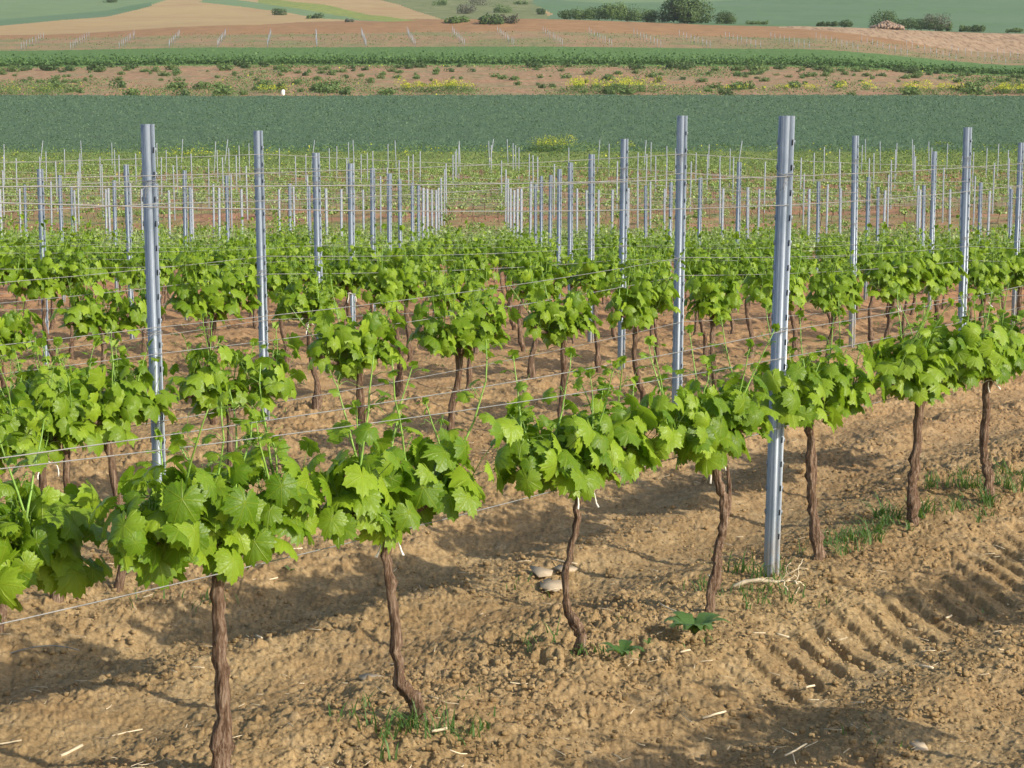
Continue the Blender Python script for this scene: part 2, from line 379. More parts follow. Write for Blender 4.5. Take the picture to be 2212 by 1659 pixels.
SLOPE_VY = field_mat('young_vineyard_ground', [(.3, (.22, .14, .075)), (.5, (.31, .20, .12)), (.7, (.20, .21, .09))], (.35, 1.4, 1), .9, big=(.05, [(.3, (.13, .16, .06)), (.7, (.27, .22, .12))]))
BROWN = field_mat('ploughed_brown', [(.3, (.23, .13, .065)), (.55, (.30, .18, .09)), (.8, (.37, .245, .135))], (.25, 1.2, 1), .6)
TAN = field_mat('bare_tan_field', [(.3, (.33, .235, .11)), (.55, (.39, .285, .14)), (.8, (.45, .335, .175))], (.12, .3, 1), .5, big=(.01, [(.3, (.32, .205, .10)), (.7, (.40, .29, .145))]))
FURROW = field_mat('furrowed_tan', [(.38, (.20, .13, .08)), (.5, (.36, .25, .155)), (.7, (.42, .30, .195))], (1.1, .045, 1), .9, rot=.25)
HILLGREEN = field_mat('hill_wheat', [(.3, (.08, .145, .065)), (.55, (.105, .182, .085)), (.8, (.15, .23, .11))], (.1, .06, 1), 1.2, big=(.008, [(.3, (.13, .20, .10)), (.7, (.10, .165, .095))]))
SCRUB = field_mat('scrub_turf', [(.3, (.10, .13, .05)), (.55, (.18, .20, .085)), (.78, (.30, .27, .17))], (.3, .15, 1), .5)
LIME = field_mat('yellow_green_verge', [(.3, (.15, .20, .06)), (.6, (.25, .28, .07)), (.8, (.33, .33, .10))], (.5, .3, 1), .6)
PALEGREEN = field_mat('pale_green_field', [(.3, (.13, .20, .09)), (.7, (.18, .25, .12))], (.1, .1, 1), .8)
def st(name, a): X, Y, z, F = a[:4]; return (np.stack([X, Y, z], -1), F)
V, F = st('', sheet('', 56.3, 112.5, None, .35, nc=420, rough=.10, rsc=.8)); struct('far_vineyard_soil', V, F, RED_VY)
V, F = st('', sheet('', 112.5, 128.5, None, .35, nc=420, lift=.02, rough=.22, rsc=.9)); struct('verge', V, F, VERGE)
V, F = st('', sheet('', 128.5, 289, None, .9, nc=420, lift=.3, rough=.22, rsc=.9)); struct('wheat_field', V, F, WHEAT)
V, F = st('', sheet('', 289, 374, None, .6, nc=500, rough=.22, rsc=.5)); struct('fallow_field', V, F, FALLOW)
V, F = st('', sheet('', 374, 412, None, .7, nc=500, lift=.5, rough=.12, rsc=.6)); struct('bean_field', V, F, BEAN)
V, F = st('', sheet('', 412, 456, None, 1., nc=320, rough=.3, rsc=.4)); struct('young_vineyard_ground', V, F, SLOPE_VY)
# the brown band, its furrowed tan corner, and the hills behind
X, Y, z, F = sheet('', 456, 490, None, 1.2, nc=420, rough=.25, rsc=.3); V = np.stack([X, Y, z], -1)
cx = V[F].mean(1); u = cx[:, 0]/cx[:, 1]; f = (cx[:, 1]-456)/34
mi = np.where((u > .150+.25*np.clip(.75-f, 0, 1)*.5) & (f < .97-.25*0), 1, 0)
struct('ploughed_field', V, F, [BROWN, FURROW], mi=mi)
def inpoly(px, py, poly):
    c = np.zeros(len(px), bool); n = len(poly)
    for i in range(n):
        x1, y1 = poly[i]; x2, y2 = poly[(i+1) % n]
        k = ((y1 > py) != (y2 > py)) & (px < (x2-x1)*(py-y1)/(y2-y1+1e-12)+x1); c ^= k
    return c
X, Y, z, F = sheet('', 490, 1200, None, 2.4, nc=640, rough=.6, rsc=.03); V = np.stack([X, Y, z], -1)
cx = V[F].mean(1); zz = cx[:, 2]-EYE; dp = cx[:, 1]*cp-zz*sp
px = 1106+FPX*cx[:, 0]/dp; py = 829.5-FPX*(cx[:, 1]*sp+zz*cp)/dp      # fields drawn as parcels on the hill
py = py+1.5*fbm(cx[:, 0]*.05, cx[:, 1]*.02, 3, 3)
mi = np.full(len(F), 0)                                              # 0 tan 1 brown 2 green 3 scrub 4 lime 5 pale
mi[inpoly(px, py, [(-900, 95), (380, 68), (640, 48), (900, 40), (1000, 44), (1000, 200), (-900, 200)])] = 1
mi[inpoly(px, py, [(-900, 58), (0, 54), (130, 42), (230, 34), (330, 10), (420, -20), (420, -200), (-900, -200)])] = 5
mi[inpoly(px, py, [(-900, 60), (0, 56), (130, 44), (230, 36), (330, 13), (330, 4), (230, 22), (120, 32), (0, 42), (-900, 44)])] = 2
mi[inpoly(px, py, [(450, -6), (560, 6), (760, 34), (900, 46), (860, 48), (700, 40), (540, 16), (430, 4)])] = 5
mi[inpoly(px, py, [(560, -4), (700, 10), (800, 32), (930, 47), (900, 50), (780, 42), (690, 26), (560, 6)])] = 4
mi[inpoly(px, py, [(800, -6), (860, 10), (960, 44), (990, 120), (1160, 120), (1190, 40), (1150, 0), (1140, -200), (700, -200)])] = 3
mi[inpoly(px, py, [(1135, -200), (1150, 8), (1195, 30), (1160, 54), (1150, 200), (3500, 200), (3500, -200)])] = 2
mi[inpoly(px, py, [(1100, -200), (1110, -6), (1300, 6), (1500, 4), (1700, -3), (2300, -10), (2300, -200)])] = 5
struct('hills', V, F, [TAN, BROWN, HILLGREEN, SCRUB, LIME, PALEGREEN], mi=mi)

# ------------------------------------------------------------------ vine leaves
def leaf_template(nout, seed, fold):
    r = np.random.RandomState(seed); th = np.linspace(0, 2*math.pi, nout, endpoint=False)
    a = (th+math.pi) % (2*math.pi)-math.pi                        # 0 = tip direction (+y)
    rad = .72*np.ones(nout); rad -= .0
    for c, s, w_ in ((0, 1.0, .48), (R(56), .93, .44), (R(-56), .93, .44), (R(112), .82, .42), (R(-112), .82, .42)):
        d = np.abs((a-c+math.pi) % (2*math.pi)-math.pi); rad = np.maximum(rad, s*(1-.27*(d/w_)**1.6))
    d = np.abs(np.abs(a)-math.pi); rad = np.where(d < .36, .16+.60*(d/.36)**.6, rad)   # sinus at the stalk
    if nout > 16: rad = rad*(1+np.where(np.arange(nout) % 2 == 0, .07, -.06))*(1+.035*r.randn(nout))
    x = rad*np.sin(a); y = rad*np.cos(a)
    P = [np.array([[0, 0, 0.]])]; rings = [.55, 1.0] if nout > 12 else [1.0]
    for q in rings: P.append(np.stack([x*q, y*q, 0*x], -1))
    P = np.concatenate(P)
    rr = np.hypot(P[:, 0], P[:, 1]); aa = np.arctan2(P[:, 0], P[:, 1])
    veinf = np.abs(np.sin(aa*180/54/57.2958*math.pi))
    P[:, 2] = -fold[0]*rr**2-fold[1]*P[:, 0]**2*np.sign(fold[1]+1e-9)+.11*rr*veinf+.07*rr*np.sin(aa*2+fold[2])+.05*rr**2*np.sin(aa*5+fold[2]*3)
    P[:, 2] += .02*r.randn(len(P))*rr*(nout > 12)
    F = []; n = nout
    for k in range(n): F.append((0, 1+k, 1+(k+1) % n))
    if len(rings) == 2:
        for k in range(n):
            a1, b1 = 1+k, 1+(k+1) % n; F += [(a1, a1+n, b1+n), (a1, b1+n, b1)]
    U = np.stack([P[:, 0]*.5+.5, P[:, 1]*.5+.5], -1)
    return P, np.array(F), U
FOLDS = [(.25, .3, 0.), (.42, .05, 1.), (.15, .55, 2.), (.55, .2, 3.), (.1, .25, 4.), (.35, -.3, 5.)]
LT = {lod: [leaf_template(n, 10+i, f) for i, f in enumerate(FOLDS)] for lod, n in ((0, 46), (1, 28), (2, 11))}
def add_leaf(mb, rng, pos, tip, nrm, size, lod, m=0):
    P, F, U = LT[lod][rng.randint(6)]
    y = np.array(tip, float); y /= np.linalg.norm(y)+1e-9; z = np.array(nrm, float); z -= y*z.dot(y); z /= np.linalg.norm(z)+1e-9; x = np.cross(y, z)
    M = np.stack([x, y, z], 0)
    mb.add(np.asarray(pos)+(P*size*(1, 1, 1))@M, F, U, m)
def bez(p0, d0, L, rng, n=7, wob=.06, grav=0.):
    P = [np.array(p0, float)]; d = np.array(d0, float); d /= np.linalg.norm(d)
    for i in range(n-1):
        d = d+wob*rng.randn(3)+np.array([0, 0, grav]); d /= np.linalg.norm(d); P.append(P[-1]+d*L/(n-1))
    return np.array(P)
def vine_parts(seed, lod, H=.64, trunk=None, rad=.0165, spread=.29, dens=1., big=1., tall=1., fork=False):
    """local axes: x along the row, z up.  returns dict of meshes"""
    rng = np.random.RandomState(seed); out = {}
    # trunk -------------------------------------------------------------
    if trunk is None:
        n = 12; P = np.zeros((n, 3)); P[:, 2] = np.linspace(-.06, H, n)
        k = rng.uniform(.15, .5); P[:, 0] = .03*np.sin(np.linspace(0, rng.uniform(3, 6), n)+rng.rand()*6)+rng.uniform(-.05, .05)*np.linspace(0, 1, n)
        P[:, 1] = .025*np.sin(np.linspace(0, rng.uniform(3, 6), n)+rng.rand()*6); P[:, :2] -= P[-1, :2]*np.linspace(0, 1, n)[:, None]*.6
    else: P = np.asarray(trunk, float)
    m0 = len(P); s = np.linspace(0, m0-1, (30, 16, 7)[lod]); P = np.stack([np.interp(s, np.arange(m0), P[:, q]) for q in range(3)], -1)
    if lod < 2:
        for _ in range(2): P[1:-1] = (P[:-2]+2*P[1:-1]+P[2:])/4
        P[1:-1] += .0035*rng.randn(len(P)-2, 3)
    f = np.clip((P[:, 2])/H, 0, 1)
    rr = rad*(1.05+.55*np.exp(-((P[:, 2]-.10)/.045)**2)*rng.uniform(.5, 1.1)+.4*np.exp(-(f/.06)**2)-.12*f+.22*np.exp(-((f-1)/.06)**2))*(1+.09*rng.randn(len(P)))
    sd = (16, 9, 5)[lod]; ph = rng.rand(5)*6
    def lump(m, n):
        a = np.arange(n)[None, :]*2*math.pi/n; i = np.arange(m)[:, None]
        return 1+.16*np.sin(a*2+i*.32+ph[0])+.12*np.sin(a*5+i*.21+ph[1])+.09*rng.randn(m, n)
    tb = MB(); tb.add(*tube(P, rr, sd, .10, lump if lod < 2 else None))
    if fork:
        q = P[int(len(P)*.55)]; tb.add(*tube([q, q+(.03, .0, .05), q+(.05, .01, .14), q+(.03, .01, .22)], [rad*.8, rad*.75, rad*.6, rad*.35], 10, .1))
    out['trunk'] = tb.mesh('trunk', BARK); top = P[-1]
    # arms --------------------------------------------------------------
    arms = []; armmesh = []
    for sgn in (-1, 1):
        n = 8; x = np.linspace(0, 1, n); L = spread*rng.uniform(.72, 1.18)
        A = np.stack([top[0]+sgn*L*x, top[1]*(1-x)+.012*np.sin(x*5+sgn), top[2]-.02+.07*x**.6+.012*np.sin(x*8+seed)], -1); arms.append(A)
        b = MB(); b.add(*tube(A, np.linspace(rad*.85, rad*.45, n)*(1+.1*rng.randn(n)), (9, 6, 4)[lod])); armmesh.append(b.mesh('cordon_arm', BARK))
    out['arms'] = armmesh
    if lod == 2:                                      # small in the picture: arms join the trunk's outline
        pass
    # shoots and leaves ---------------------------------------------------
    fol = MB(); shoots = []; ns = int(round((10, 10, 7)[lod]*dens)); extra = MB()
    for k in range(ns):
        A = arms[k % 2]; f = ((k//2)+rng.rand()*.8)/(ns/2.); f = min(f, 1.); i = f*(len(A)-1); b0 = np.array([np.interp(i, np.arange(len(A)), A[:, q]) for q in range(3)])
        L = rng.uniform(.15, .50)*tall
        S = bez(b0, (rng.uniform(-.35, .35), rng.uniform(-.45, .45), 1.), L, rng, 9, .09, .05); r = np.linspace(.0048, .0016, 9)*(1.1 if lod == 0 else 1)
        sb = MB(); sb.add(*tube(S, r, (6, 4, 3)[lod]))
        if lod < 2:                                   # tendrils
            for _ in range(rng.randint(1, 4)):
                j = rng.randint(4, 8); a = rng.rand()*6.3
                T = bez(S[j], (math.cos(a), math.sin(a), .7), rng.uniform(.05, .12), rng, 8, .28, .0); sb.add(*tube(T, np.linspace(.0012, .0006, 8), 3))
            j = rng.randint(3, 6); a = rng.rand()*6.3   # flower cluster
            T = bez(S[j], (math.cos(a)*.5, math.sin(a)*.5, .9), .07, rng, 5, .15); sb.add(*tube(T, .0014, 3))
            for q in range(22):
                c = T[2]*(1-q/22.)+T[4]*(q/22.)+rng.randn(3)*.006*(1.3-q/22.); s_ = .0028
                sb.add(c+s_*np.array([[1, 0, 0], [-.5, .8, 0], [-.5, -.8, 0], [0, 0, 1.3]]), [[0, 1, 3], [1, 2, 3], [2, 0, 3], [0, 2, 1]])
        shoots.append(sb)
        nl = (10, 10, 6)[lod]
        for j in range(nl):
            q = (j+.3)/nl; p = np.array([np.interp(q*8, np.arange(9), S[:, c]) for c in range(3)])
            size = (.066 if q < .34 else .040*(1-q)/.62+.010)*rng.uniform(.8, 1.15)*big
            if lod == 2: size *= 1.15
            a = rng.rand()*6.3; o = np.array([math.cos(a), math.sin(a)*1.0, 0]); pl = (.035+.85*size)*rng.uniform(.6, 1.1)
            e = p+o*pl+np.array([0, 0, pl*(.45-.7*(1-q))])
            tipd = o*.75+np.array([0, 0, -.75+.9*q])+.3*rng.randn(3); nr = o*(.75-.3*q)+np.array([0, 0, .62])+.28*rng.randn(3)
            add_leaf(fol, rng, e, tipd, nr, size, lod)
            if lod < 2: fol.add(*tube([p, (p+e)/2+(0, 0, .008), e], [.0016, .0013, .0012], 3))
        for q in range(2 if lod < 2 else 1):          # unfolding tip leaves
            a = rng.rand()*6.3; add_leaf(fol, rng, S[-1], (math.cos(a), math.sin(a), .8), (math.cos(a+1.5), math.sin(a+1.5), .6), rng.uniform(.014, .028), min(lod+1, 2))
    nb = int((78, 62, 30)[lod]*dens)
    for k in range(nb):                                # the skirt of large leaves round the arms
        A = arms[k % 2]; i = rng.rand()*(len(A)-1)*1.04; i = min(i, len(A)-1); b0 = np.array([np.interp(i, np.arange(len(A)), A[:, q]) for q in range(3)])
        a = rng.rand()*6.3; o = np.array([math.cos(a)*.8, math.sin(a), 0]); d = rng.uniform(.05, .17)
        e = b0+o*d+np.array([0, 0, rng.uniform(-.02, .20)])
        size = rng.uniform(.038, .070)*big*(1.12 if lod == 2 else 1)
        add_leaf(fol, rng, e, o*.5+np.array([0, 0, -.85])+.3*rng.randn(3), o*.9+np.array([0, 0, .45])+.28*rng.randn(3), size, lod)
        if lod < 2: fol.add(*tube([b0, (b0+e)/2+(0, 0, .015), e], [.0018, .0015, .0013], 3))
    out['fol'] = fol; out['shoots'] = shoots; out['top'] = top
    return out
def tie_mesh(seed, top):
    rng = np.random.RandomState(seed); b = MB(); a = np.linspace(0, 2*math.pi, 14)
    b.add(*tube(np.stack([top[0]+.028*np.cos(a), top[1]+.028*np.sin(a), top[2]-.05+.01*np.sin(2*a)], -1), .0028, 5))
    for s in (-1, 1):
        p0 = top+np.array([.03*s, -.02, -.05]); b.add(*tube(bez(p0, (.4*s, -.2, -.9), rng.uniform(.06, .1), rng, 6, .2, -.1), [.003, .003, .003, .003, .0035, .005], 5))
    return b.mesh('tie', STRING)
ROWANG = math.atan2(.8, .6)
def place_vine(meshes, loc, rz, label, group, scale=1., full=True):
    r = empty('grapevine', loc, rz); r.scale = (scale,)*3; tag(r, label, 'grapevine', group)
    t = link('trunk', meshes['trunk'], r)
    for a in meshes['arms']: link('cordon_arm', a, t)
    link('foliage', meshes['folmesh'], r)
    for s in meshes['shootmesh']: link('shoot', s, r)
    if full and meshes.get('tie'): link('tie', meshes['tie'], r)
    return r
def finish(v, lod, mat, seed=0, tie=False):
    v['folmesh'] = v['fol'].mesh('foliage', mat)
    if lod < 2: v['shootmesh'] = [s.mesh('shoot', SHOOT) for s in v['shoots']]
    else:
        b = MB()
        for s in v['shoots']:
            V, F, U, M = s.arrays(); b.add(V, F)
        v['shootmesh'] = [b.mesh('shoots', SHOOT)]
    if tie: v['tie'] = tie_mesh(seed, v['top'])
    return v

# ------------------------------------------------------------------ front row: every vine after its own trunk
# trunk outlines: (sideways, height) in metres from its foot, seen from the camera
FRONT = [
 (-60, 1760, [(0, 0), (0, .6)], dict(seed=91, big=1.15, dens=1.5, spread=.42), 'leaves of the foremost grapevine, cut off by the left edge of the photo'),
 (485, 1690, [(.0, 0), (-.012, .04), (.0, .16), (.004, .26), (-.006, .38), (-.008, .5), (.0, .60), (.0, .64)], dict(seed=1, rad=.0178, big=1.06, dens=1.25, spread=.30),
  'foremost full grapevine with thick upright brown trunk, at bottom left of the photo'),
 (905, 1562, [(0, -.02), (-.005, .05), (-.02, .085), (-.06, .12), (-.068, .2), (-.07, .3), (-.09, .42), (-.105, .52), (-.11, .62)], dict(seed=2, rad=.0172, dens=1.0, big=1.05, tall=1.1, spread=.33),
  'grapevine with knobbly bent trunk foot and a white string under its leaves, front row'),
 (1250, 1410, [(0, -.02), (.01, .05), (-.005, .09), (-.035, .13), (-.055, .2), (-.045, .3), (-.02, .4), (-.005, .5), (.005, .62)], dict(seed=3, rad=.0135, big=1.02, dens=1.15, spread=.37),
  'grapevine with thin S-shaped trunk standing by the flat pale stones'),
 (1532, 1317, [(0, -.02), (.01, .07), (.03, .15), (.035, .25), (.06, .34), (.05, .42), (.02, .5), (.0, .62)], dict(seed=4, rad=.0148, fork=True, big=1., dens=1.2, spread=.36),
  'grapevine with forked leaning trunk tied with white string, just left of the nearest post'),
 (1768, 1210, [(0, -.02), (.005, .03), (-.02, .12), (-.035, .25), (-.045, .36), (-.05, .5), (-.05, .62)], dict(seed=5, fork=True, rad=.017, big=1., dens=1.2, spread=.36),
  'grapevine with twin-stemmed dark trunk, just right of the nearest post'),
 (1972, 1133, [(0, -.02), (0, .05), (-.01, .13), (.0, .25), (.012, .4), (.02, .62)], dict(seed=6, rad=.0205, big=1., dens=1.2, spread=.36),
  'grapevine with stout straight swollen-footed trunk, second right of the nearest post'),
 (2137, 1082, [(0, -.02), (-.005, .05), (-.01, .14), (-.035, .2), (-.04, .34), (-.03, .5), (-.03, .62)], dict(seed=7, rad=.019, big=1., dens=1.2, spread=.36),
  'grapevine with thin bent trunk near the right edge of the photo, front row'),
 (2290, 1020, [(0, 0), (.02, .3), (0, .62)], dict(seed=8), 'rightmost grapevine of the front row, its leaves cut by the photo edge'),
]
vines_placed = 0
for (px_, py_, prof, kw, lab) in FRONT:
    x, y, z = at(px_, min(py_, 1900))
    # camera-sideways offsets turned into the vine's own axes (root is turned along the row)
    a = -ROWANG; tr = [(s*math.cos(a), s*math.sin(a), h*1.07) for s, h in prof]
    if len(tr) < 6: tr = None
    v = vine_parts(lod=0, trunk=tr, **kw); finish(v, 0, LEAF, kw['seed'], tie=kw['seed'] in (2, 3, 4, 7))
    place_vine(v, (x, y, z), ROWANG, lab, 'grapevines of the front row'); vines_placed += 1

# ------------------------------------------------------------------ posts
def profile_pts():
    # open ribbed section, about 62 x 34 mm, ribs facing the camera side
    c = [(-32, 11), (-29, 3), (-22, -1), (-20, -5), (-17, -5), (-9, -15), (-5, -18), (5, -18), (9, -14), (12, -5), (15, -3), (18, -8), (31, -12), (33, -9)]
    t = 2.4; c = np.array(c, float); T = np.gradient(c, axis=0); T /= np.linalg.norm(T, axis=1)[:, None]; Nn = np.stack([-T[:, 1], T[:, 0]], -1)
    return np.concatenate([c, (c+Nn*t)[::-1]])/1000.
PP = profile_pts()
def post_mesh(H=2.0, sink=.25, detail=True):
    n = len(PP); V = np.concatenate([np.c_[PP, np.full(n, -sink)], np.c_[PP, np.full(n, H)]])
    k = np.arange(n); k2 = (k+1) % n; F = np.stack([k, k2, n+k2, n+k], -1)
    h = n//2; cap = np.array([[n+i, n+i+1, n+(n-2-i), n+(n-1-i)] for i in range(h-1)])
    b = MB(); b.add(V, np.concatenate([F, cap]))
    if detail: hooks_mesh(b, H); slots_mesh(b, H)
    return b.mesh('post_body', [ZINC, DARKHOLE], smooth=False)
def hooks_mesh(b, H=2.0):
    z = H-.11
    while z > .3:
        for x, y in ((-.0325, .009), (.0328, -.009)):
            s = 1 if x > 0 else -1
            v = np.array([[x, y-.002, z-.012], [x+s*.0035, y-.003, z-.007], [x+s*.004, y-.003, z+.008], [x, y-.002, z+.013]])
            v = np.concatenate([v, v+(0, .004, 0)]); b.add(v, [[0, 1, 2, 3], [7, 6, 5, 4], [0, 4, 5, 1], [1, 5, 6, 2], [2, 6, 7, 3], [3, 7, 4, 0]])
        z -= .105
def slots_mesh(b, H=2.0):
    z = H-.11
    while z > .2:
        x, y = .0245, -.0104; v = np.array([[x-.002, y, z-.012], [x+.0035, y-.001, z-.012], [x+.0045, y-.001, z+.012], [x-.001, y, z+.012]])
        v = np.concatenate([v, v+(0, -.0008, 0)]); b.add(v, [[0, 1, 2, 3], [7, 6, 5, 4], [0, 4, 5, 1], [1, 5, 6, 2], [2, 6, 7, 3], [3, 7, 4, 0]], None, 1); z -= .105
def wiretie_mesh(h, seed):
    rng = np.random.RandomState(seed); b = MB(); a = np.linspace(0, 4*math.pi, 30)
    b.add(*tube(np.stack([.036*np.cos(a), -.003+.022*np.sin(a), h+.004*a/6+.008*np.sin(a*1.5)], -1), .0014, 4))
    for k in range(3): b.add(*tube(bez((.0, -.022, h), (rng.uniform(-.6, .9), -.4, rng.uniform(-1, .3)), rng.uniform(.05, .12), rng, 8, .3, -.03), .0011, 4))
    return b.mesh('wire_tie', WIRE)
POST = post_mesh(); ZINC_PALE = simple('pale_zinc', (.34, .37, .40), .6, .3, .15, 10.); POST_FAR = post_mesh(detail=False); POST_FAR.materials[0] = ZINC_PALE  # distant posts get a paler zinc tone than the near ones
TIES = [wiretie_mesh(1.10, 1), wiretie_mesh(1.75, 2), wiretie_mesh(1.10, 3)]
XV = {-3: 1100, -2: 1082, -1: 1045, 0: 1010}
KV = {-2: -4239., -1: -1464., 0: 1392., 1: 4417., 2: 7180.}
U = 3.7
def grid_post(rw, j):
    """row rw (1 = front), post line j (0 = the nearest post's line); None when too near"""
    d = rw+1+.875*j
    if j == -1: d -= .085
    xv = XV.get(j, 1105 if j < -3 else 950); k = KV.get(j, -1464.+(j+1)*2850 if j < 0 else 1392+j*2900.)
    if d < .9: return None
    px_ = xv+k/d; Y = d*U/.9925; return (px_-1106)/FPX*d*U, Y
TOPS = {(1, 0): (1700, 250), (2, -1): (327, 268), (3, -1): (563, 282), (4, -1): (687, 330), (5, -1): (757, 353), (2, 0): (1468, 250), (3, 0): (1345, 300), (4, 0): (1278, 333), (5, 0): (1233, 351),
        (2, 1): (2090, 275), (3, 1): (1850, 293), (3, 2): (2203, 308), (4, 2): (2018, 327), (5, 1): (1595, 350),
        (5, -2): (85, 365), (6, -2): (275, 355), (7, -2): (395, 368), (8, -2): (490, 378), (6, -1): (803, 363), (7, -1): (838, 375), (8, -1): (864, 387), (9, -1): (890, 395), (10, -1): (903, 400),
        (6, 0): (1207, 365), (7, 0): (1187, 378), (8, 0): (1170, 380), (9, 0): (1158, 398), (10, 0): (1145, 392)}      # how far each near post was driven in
posts = []; wires = {}
LASTY = 112
for rw in range(-6, 46):
    for j in range(-16, 24):
        q = grid_post(rw, j)
        if q is None: continue
        x, y = q
        if (rw, j) in TOPS: x = (TOPS[rw, j][0]-1106)/FPX*(y*cp-.2*sp)
        if (rw, j) == (1, 0): y = 7.44; x = (1665-1106)/FPX*(y*cp+EYE*sp)
        if y > 64 and _h(np.array(rw), np.array(j), 5) < .45: continue
        if rw < 1 or y > LASTY : continue
        wires.setdefault(rw, []).append((x, y))
        posts.append((rw, j, x, y))
def visible(x, y, h0=0., h1=2.0, marg=4):
    zb = bz(x, y); a = proj(x, y, zb+h0); b = proj(x, y, zb+h1)
    return a[2] > 0 and -marg < (a[0]+b[0])/2 < 2212+marg and b[1] < 1659
rngp = random.Random(4)
rows_seen = {}
for (rw, j, x, y) in posts:
    if visible(x, y): rows_seen.setdefault(rw, []).append((x, y, j))
cnt = 0; nearposts = []
vis_rows = sorted(rows_seen)
NAMED = {(1, 0): 'tall galvanised steel post, nearest and widest of all, in the front row',
         (2, -1): 'galvanised steel post rising behind the foremost grapevine at left',
         (2, 0): 'galvanised steel post just left of the nearest one, second row'}
for rw in vis_rows:
    lst = sorted(rows_seen[rw], key=lambda q: q[0]/q[1])
    for k, (x, y, j) in enumerate(lst):
        z = (gz(x, y) if y < 50 else bz(x, y))
        if (rw, j) in TOPS:
            a_ = math.atan((829.5-TOPS[rw, j][1])/FPX)-PITCH; z = EYE+y*math.tan(a_)-2.0
        rz = R(rngp.uniform(-9, 9)) if (rw, j) != (1, 0) else R(3)
        r = empty('trellis_post', (x, y, z), rz); r.rotation_euler[0] = R(rngp.uniform(-.5, .5)); r.rotation_euler[1] = R(rngp.uniform(-.7, .7))
        if (rw, j) == (1, 0): r.rotation_euler[1] = R(.9); r.rotation_euler[0] = 0
        if y > 107: r.rotation_euler[1] = R(rngp.choice([4, 8, -2])); 
        far_ = ('slim' if y > 30 else 'galvanised')+' steel post, '+(ordw(k+1)+' from the left' if len(lst) > 1 else 'the only one')+' in the '+ordw(rw)+' vine row'
        tag(r, NAMED.get((rw, j), far_), 'post', 'trellis posts of the vineyard')
        if y > 60: r.scale = (.8, .8, 1.0)
        link('post_body', POST if y < 40 else POST_FAR, r)
        if y < 24:
            link('wire_tie', TIES[0], r); link('wire_tie', TIES[1], r)
        cnt += 1
print('posts', cnt)
# ------------------------------------------------------------------ wires
wh = [(.69, 'the lowest', .0020), (.985, 'the second from below', .0018), (1.10, 'the third from below', .0018), (1.63, 'the second from the top', .0018), (1.75, 'the topmost', .0018)]
front_pts = []
for rw, pts in sorted(wires.items()):
    if rw > 10: continue
    pts = sorted(pts, key=lambda q: q[1]); pts = [p for p in pts if p[1] < 60]
    if len(pts) < 2: continue
    d = np.array(pts[1])-np.array(pts[0]); pts = [tuple(np.array(pts[0])-d*k) for k in (2, 1) if (np.array(pts[0])-d*k)[1] > .5]+pts
    if rw == 1:
        t_ = np.array([.6, .8]); p0_ = np.array([1.125, 7.44]); L_ = 4.5
        pts = [tuple(p0_+t_*L_*k) for k in (-1, 0, 1, 2, 3, 4)]
    for (h, nm, rad_) in wh:
        if rw > 5 and h == .985: continue
        P = []
        for a, b in zip(pts[:-1], pts[1:]):
            za, zb_ = bz(*a)+h, bz(*b)+h
            sag = .03 if h < 1.7 else .015
            for q in np.linspace(0, 1, 9)[:-1]: P.append((a[0]*(1-q)+b[0]*q+.034*.8, a[1]*(1-q)+b[1]*q-.034*.6, za*(1-q)+zb_*q-sag*4*q*(1-q)))
        P.append((pts[-1][0], pts[-1][1], bz(*pts[-1])+h)); P = np.array(P)
        if rw == 1 and h == .985: P[:, 2] += np.interp(P[:, 1], [0, 3.8, 7.44], [.1, .10, 0])
        if rw == 1 and h == 1.63: P[:, 2] += np.interp(P[:, 1], [0, 3.8, 7.44, 12], [.1, .10, 0, .04])
        b = MB(); b.add(*tube(P, rad_*(1 if rw < 4 else .8), 5)); o = link('trellis_wire', b.mesh('trellis_wire', WIRE))
        tag(o, 'thin steel wire along the '+ordw(rw)+' vine row, '+nm, 'wire', 'trellis wires')

# ------------------------------------------------------------------ the other vines
MIDV = [finish(vine_parts(200+i, 1, H=.66+.02*(i % 3), spread=.27, dens=.95+.07*(i % 3), big=.86, tall=1.02), 1, LEAF, 200+i, tie=(i % 2 == 0)) for i in range(8)]
FARV = [finish(vine_parts(300+i, 2, H=.58, spread=.34, dens=1.25, big=.70, tall=.85), 2, LEAF_FAR) for i in range(7)]
cand = []
rv = random.Random(9)
for rw in range(-6, 46):
    for j in range(-16, 24):
        a = grid_post(rw, j); b = grid_post(rw, j+1)
        if a is None or b is None: continue
        for k in range(5):
            f = (k+.46+rv.uniform(-.07, .07))/5; x = a[0]*(1-f)+b[0]*f; y = a[1]*(1-f)+b[1]*f; keep = rv.random()
            if rw <= 1 or y > 111: continue
            if y > 57:
                dens = .35 if y < 62 else .97 if (y-64) % 15 < 6.5 else .62
                if keep > dens: continue
            elif keep > .95: continue
            zb = bz(x, y); p = proj(x, y, zb+.7)
            if not (-70 < p[0] < 2280): continue
            cand.append((y, x, rw, p[0]))
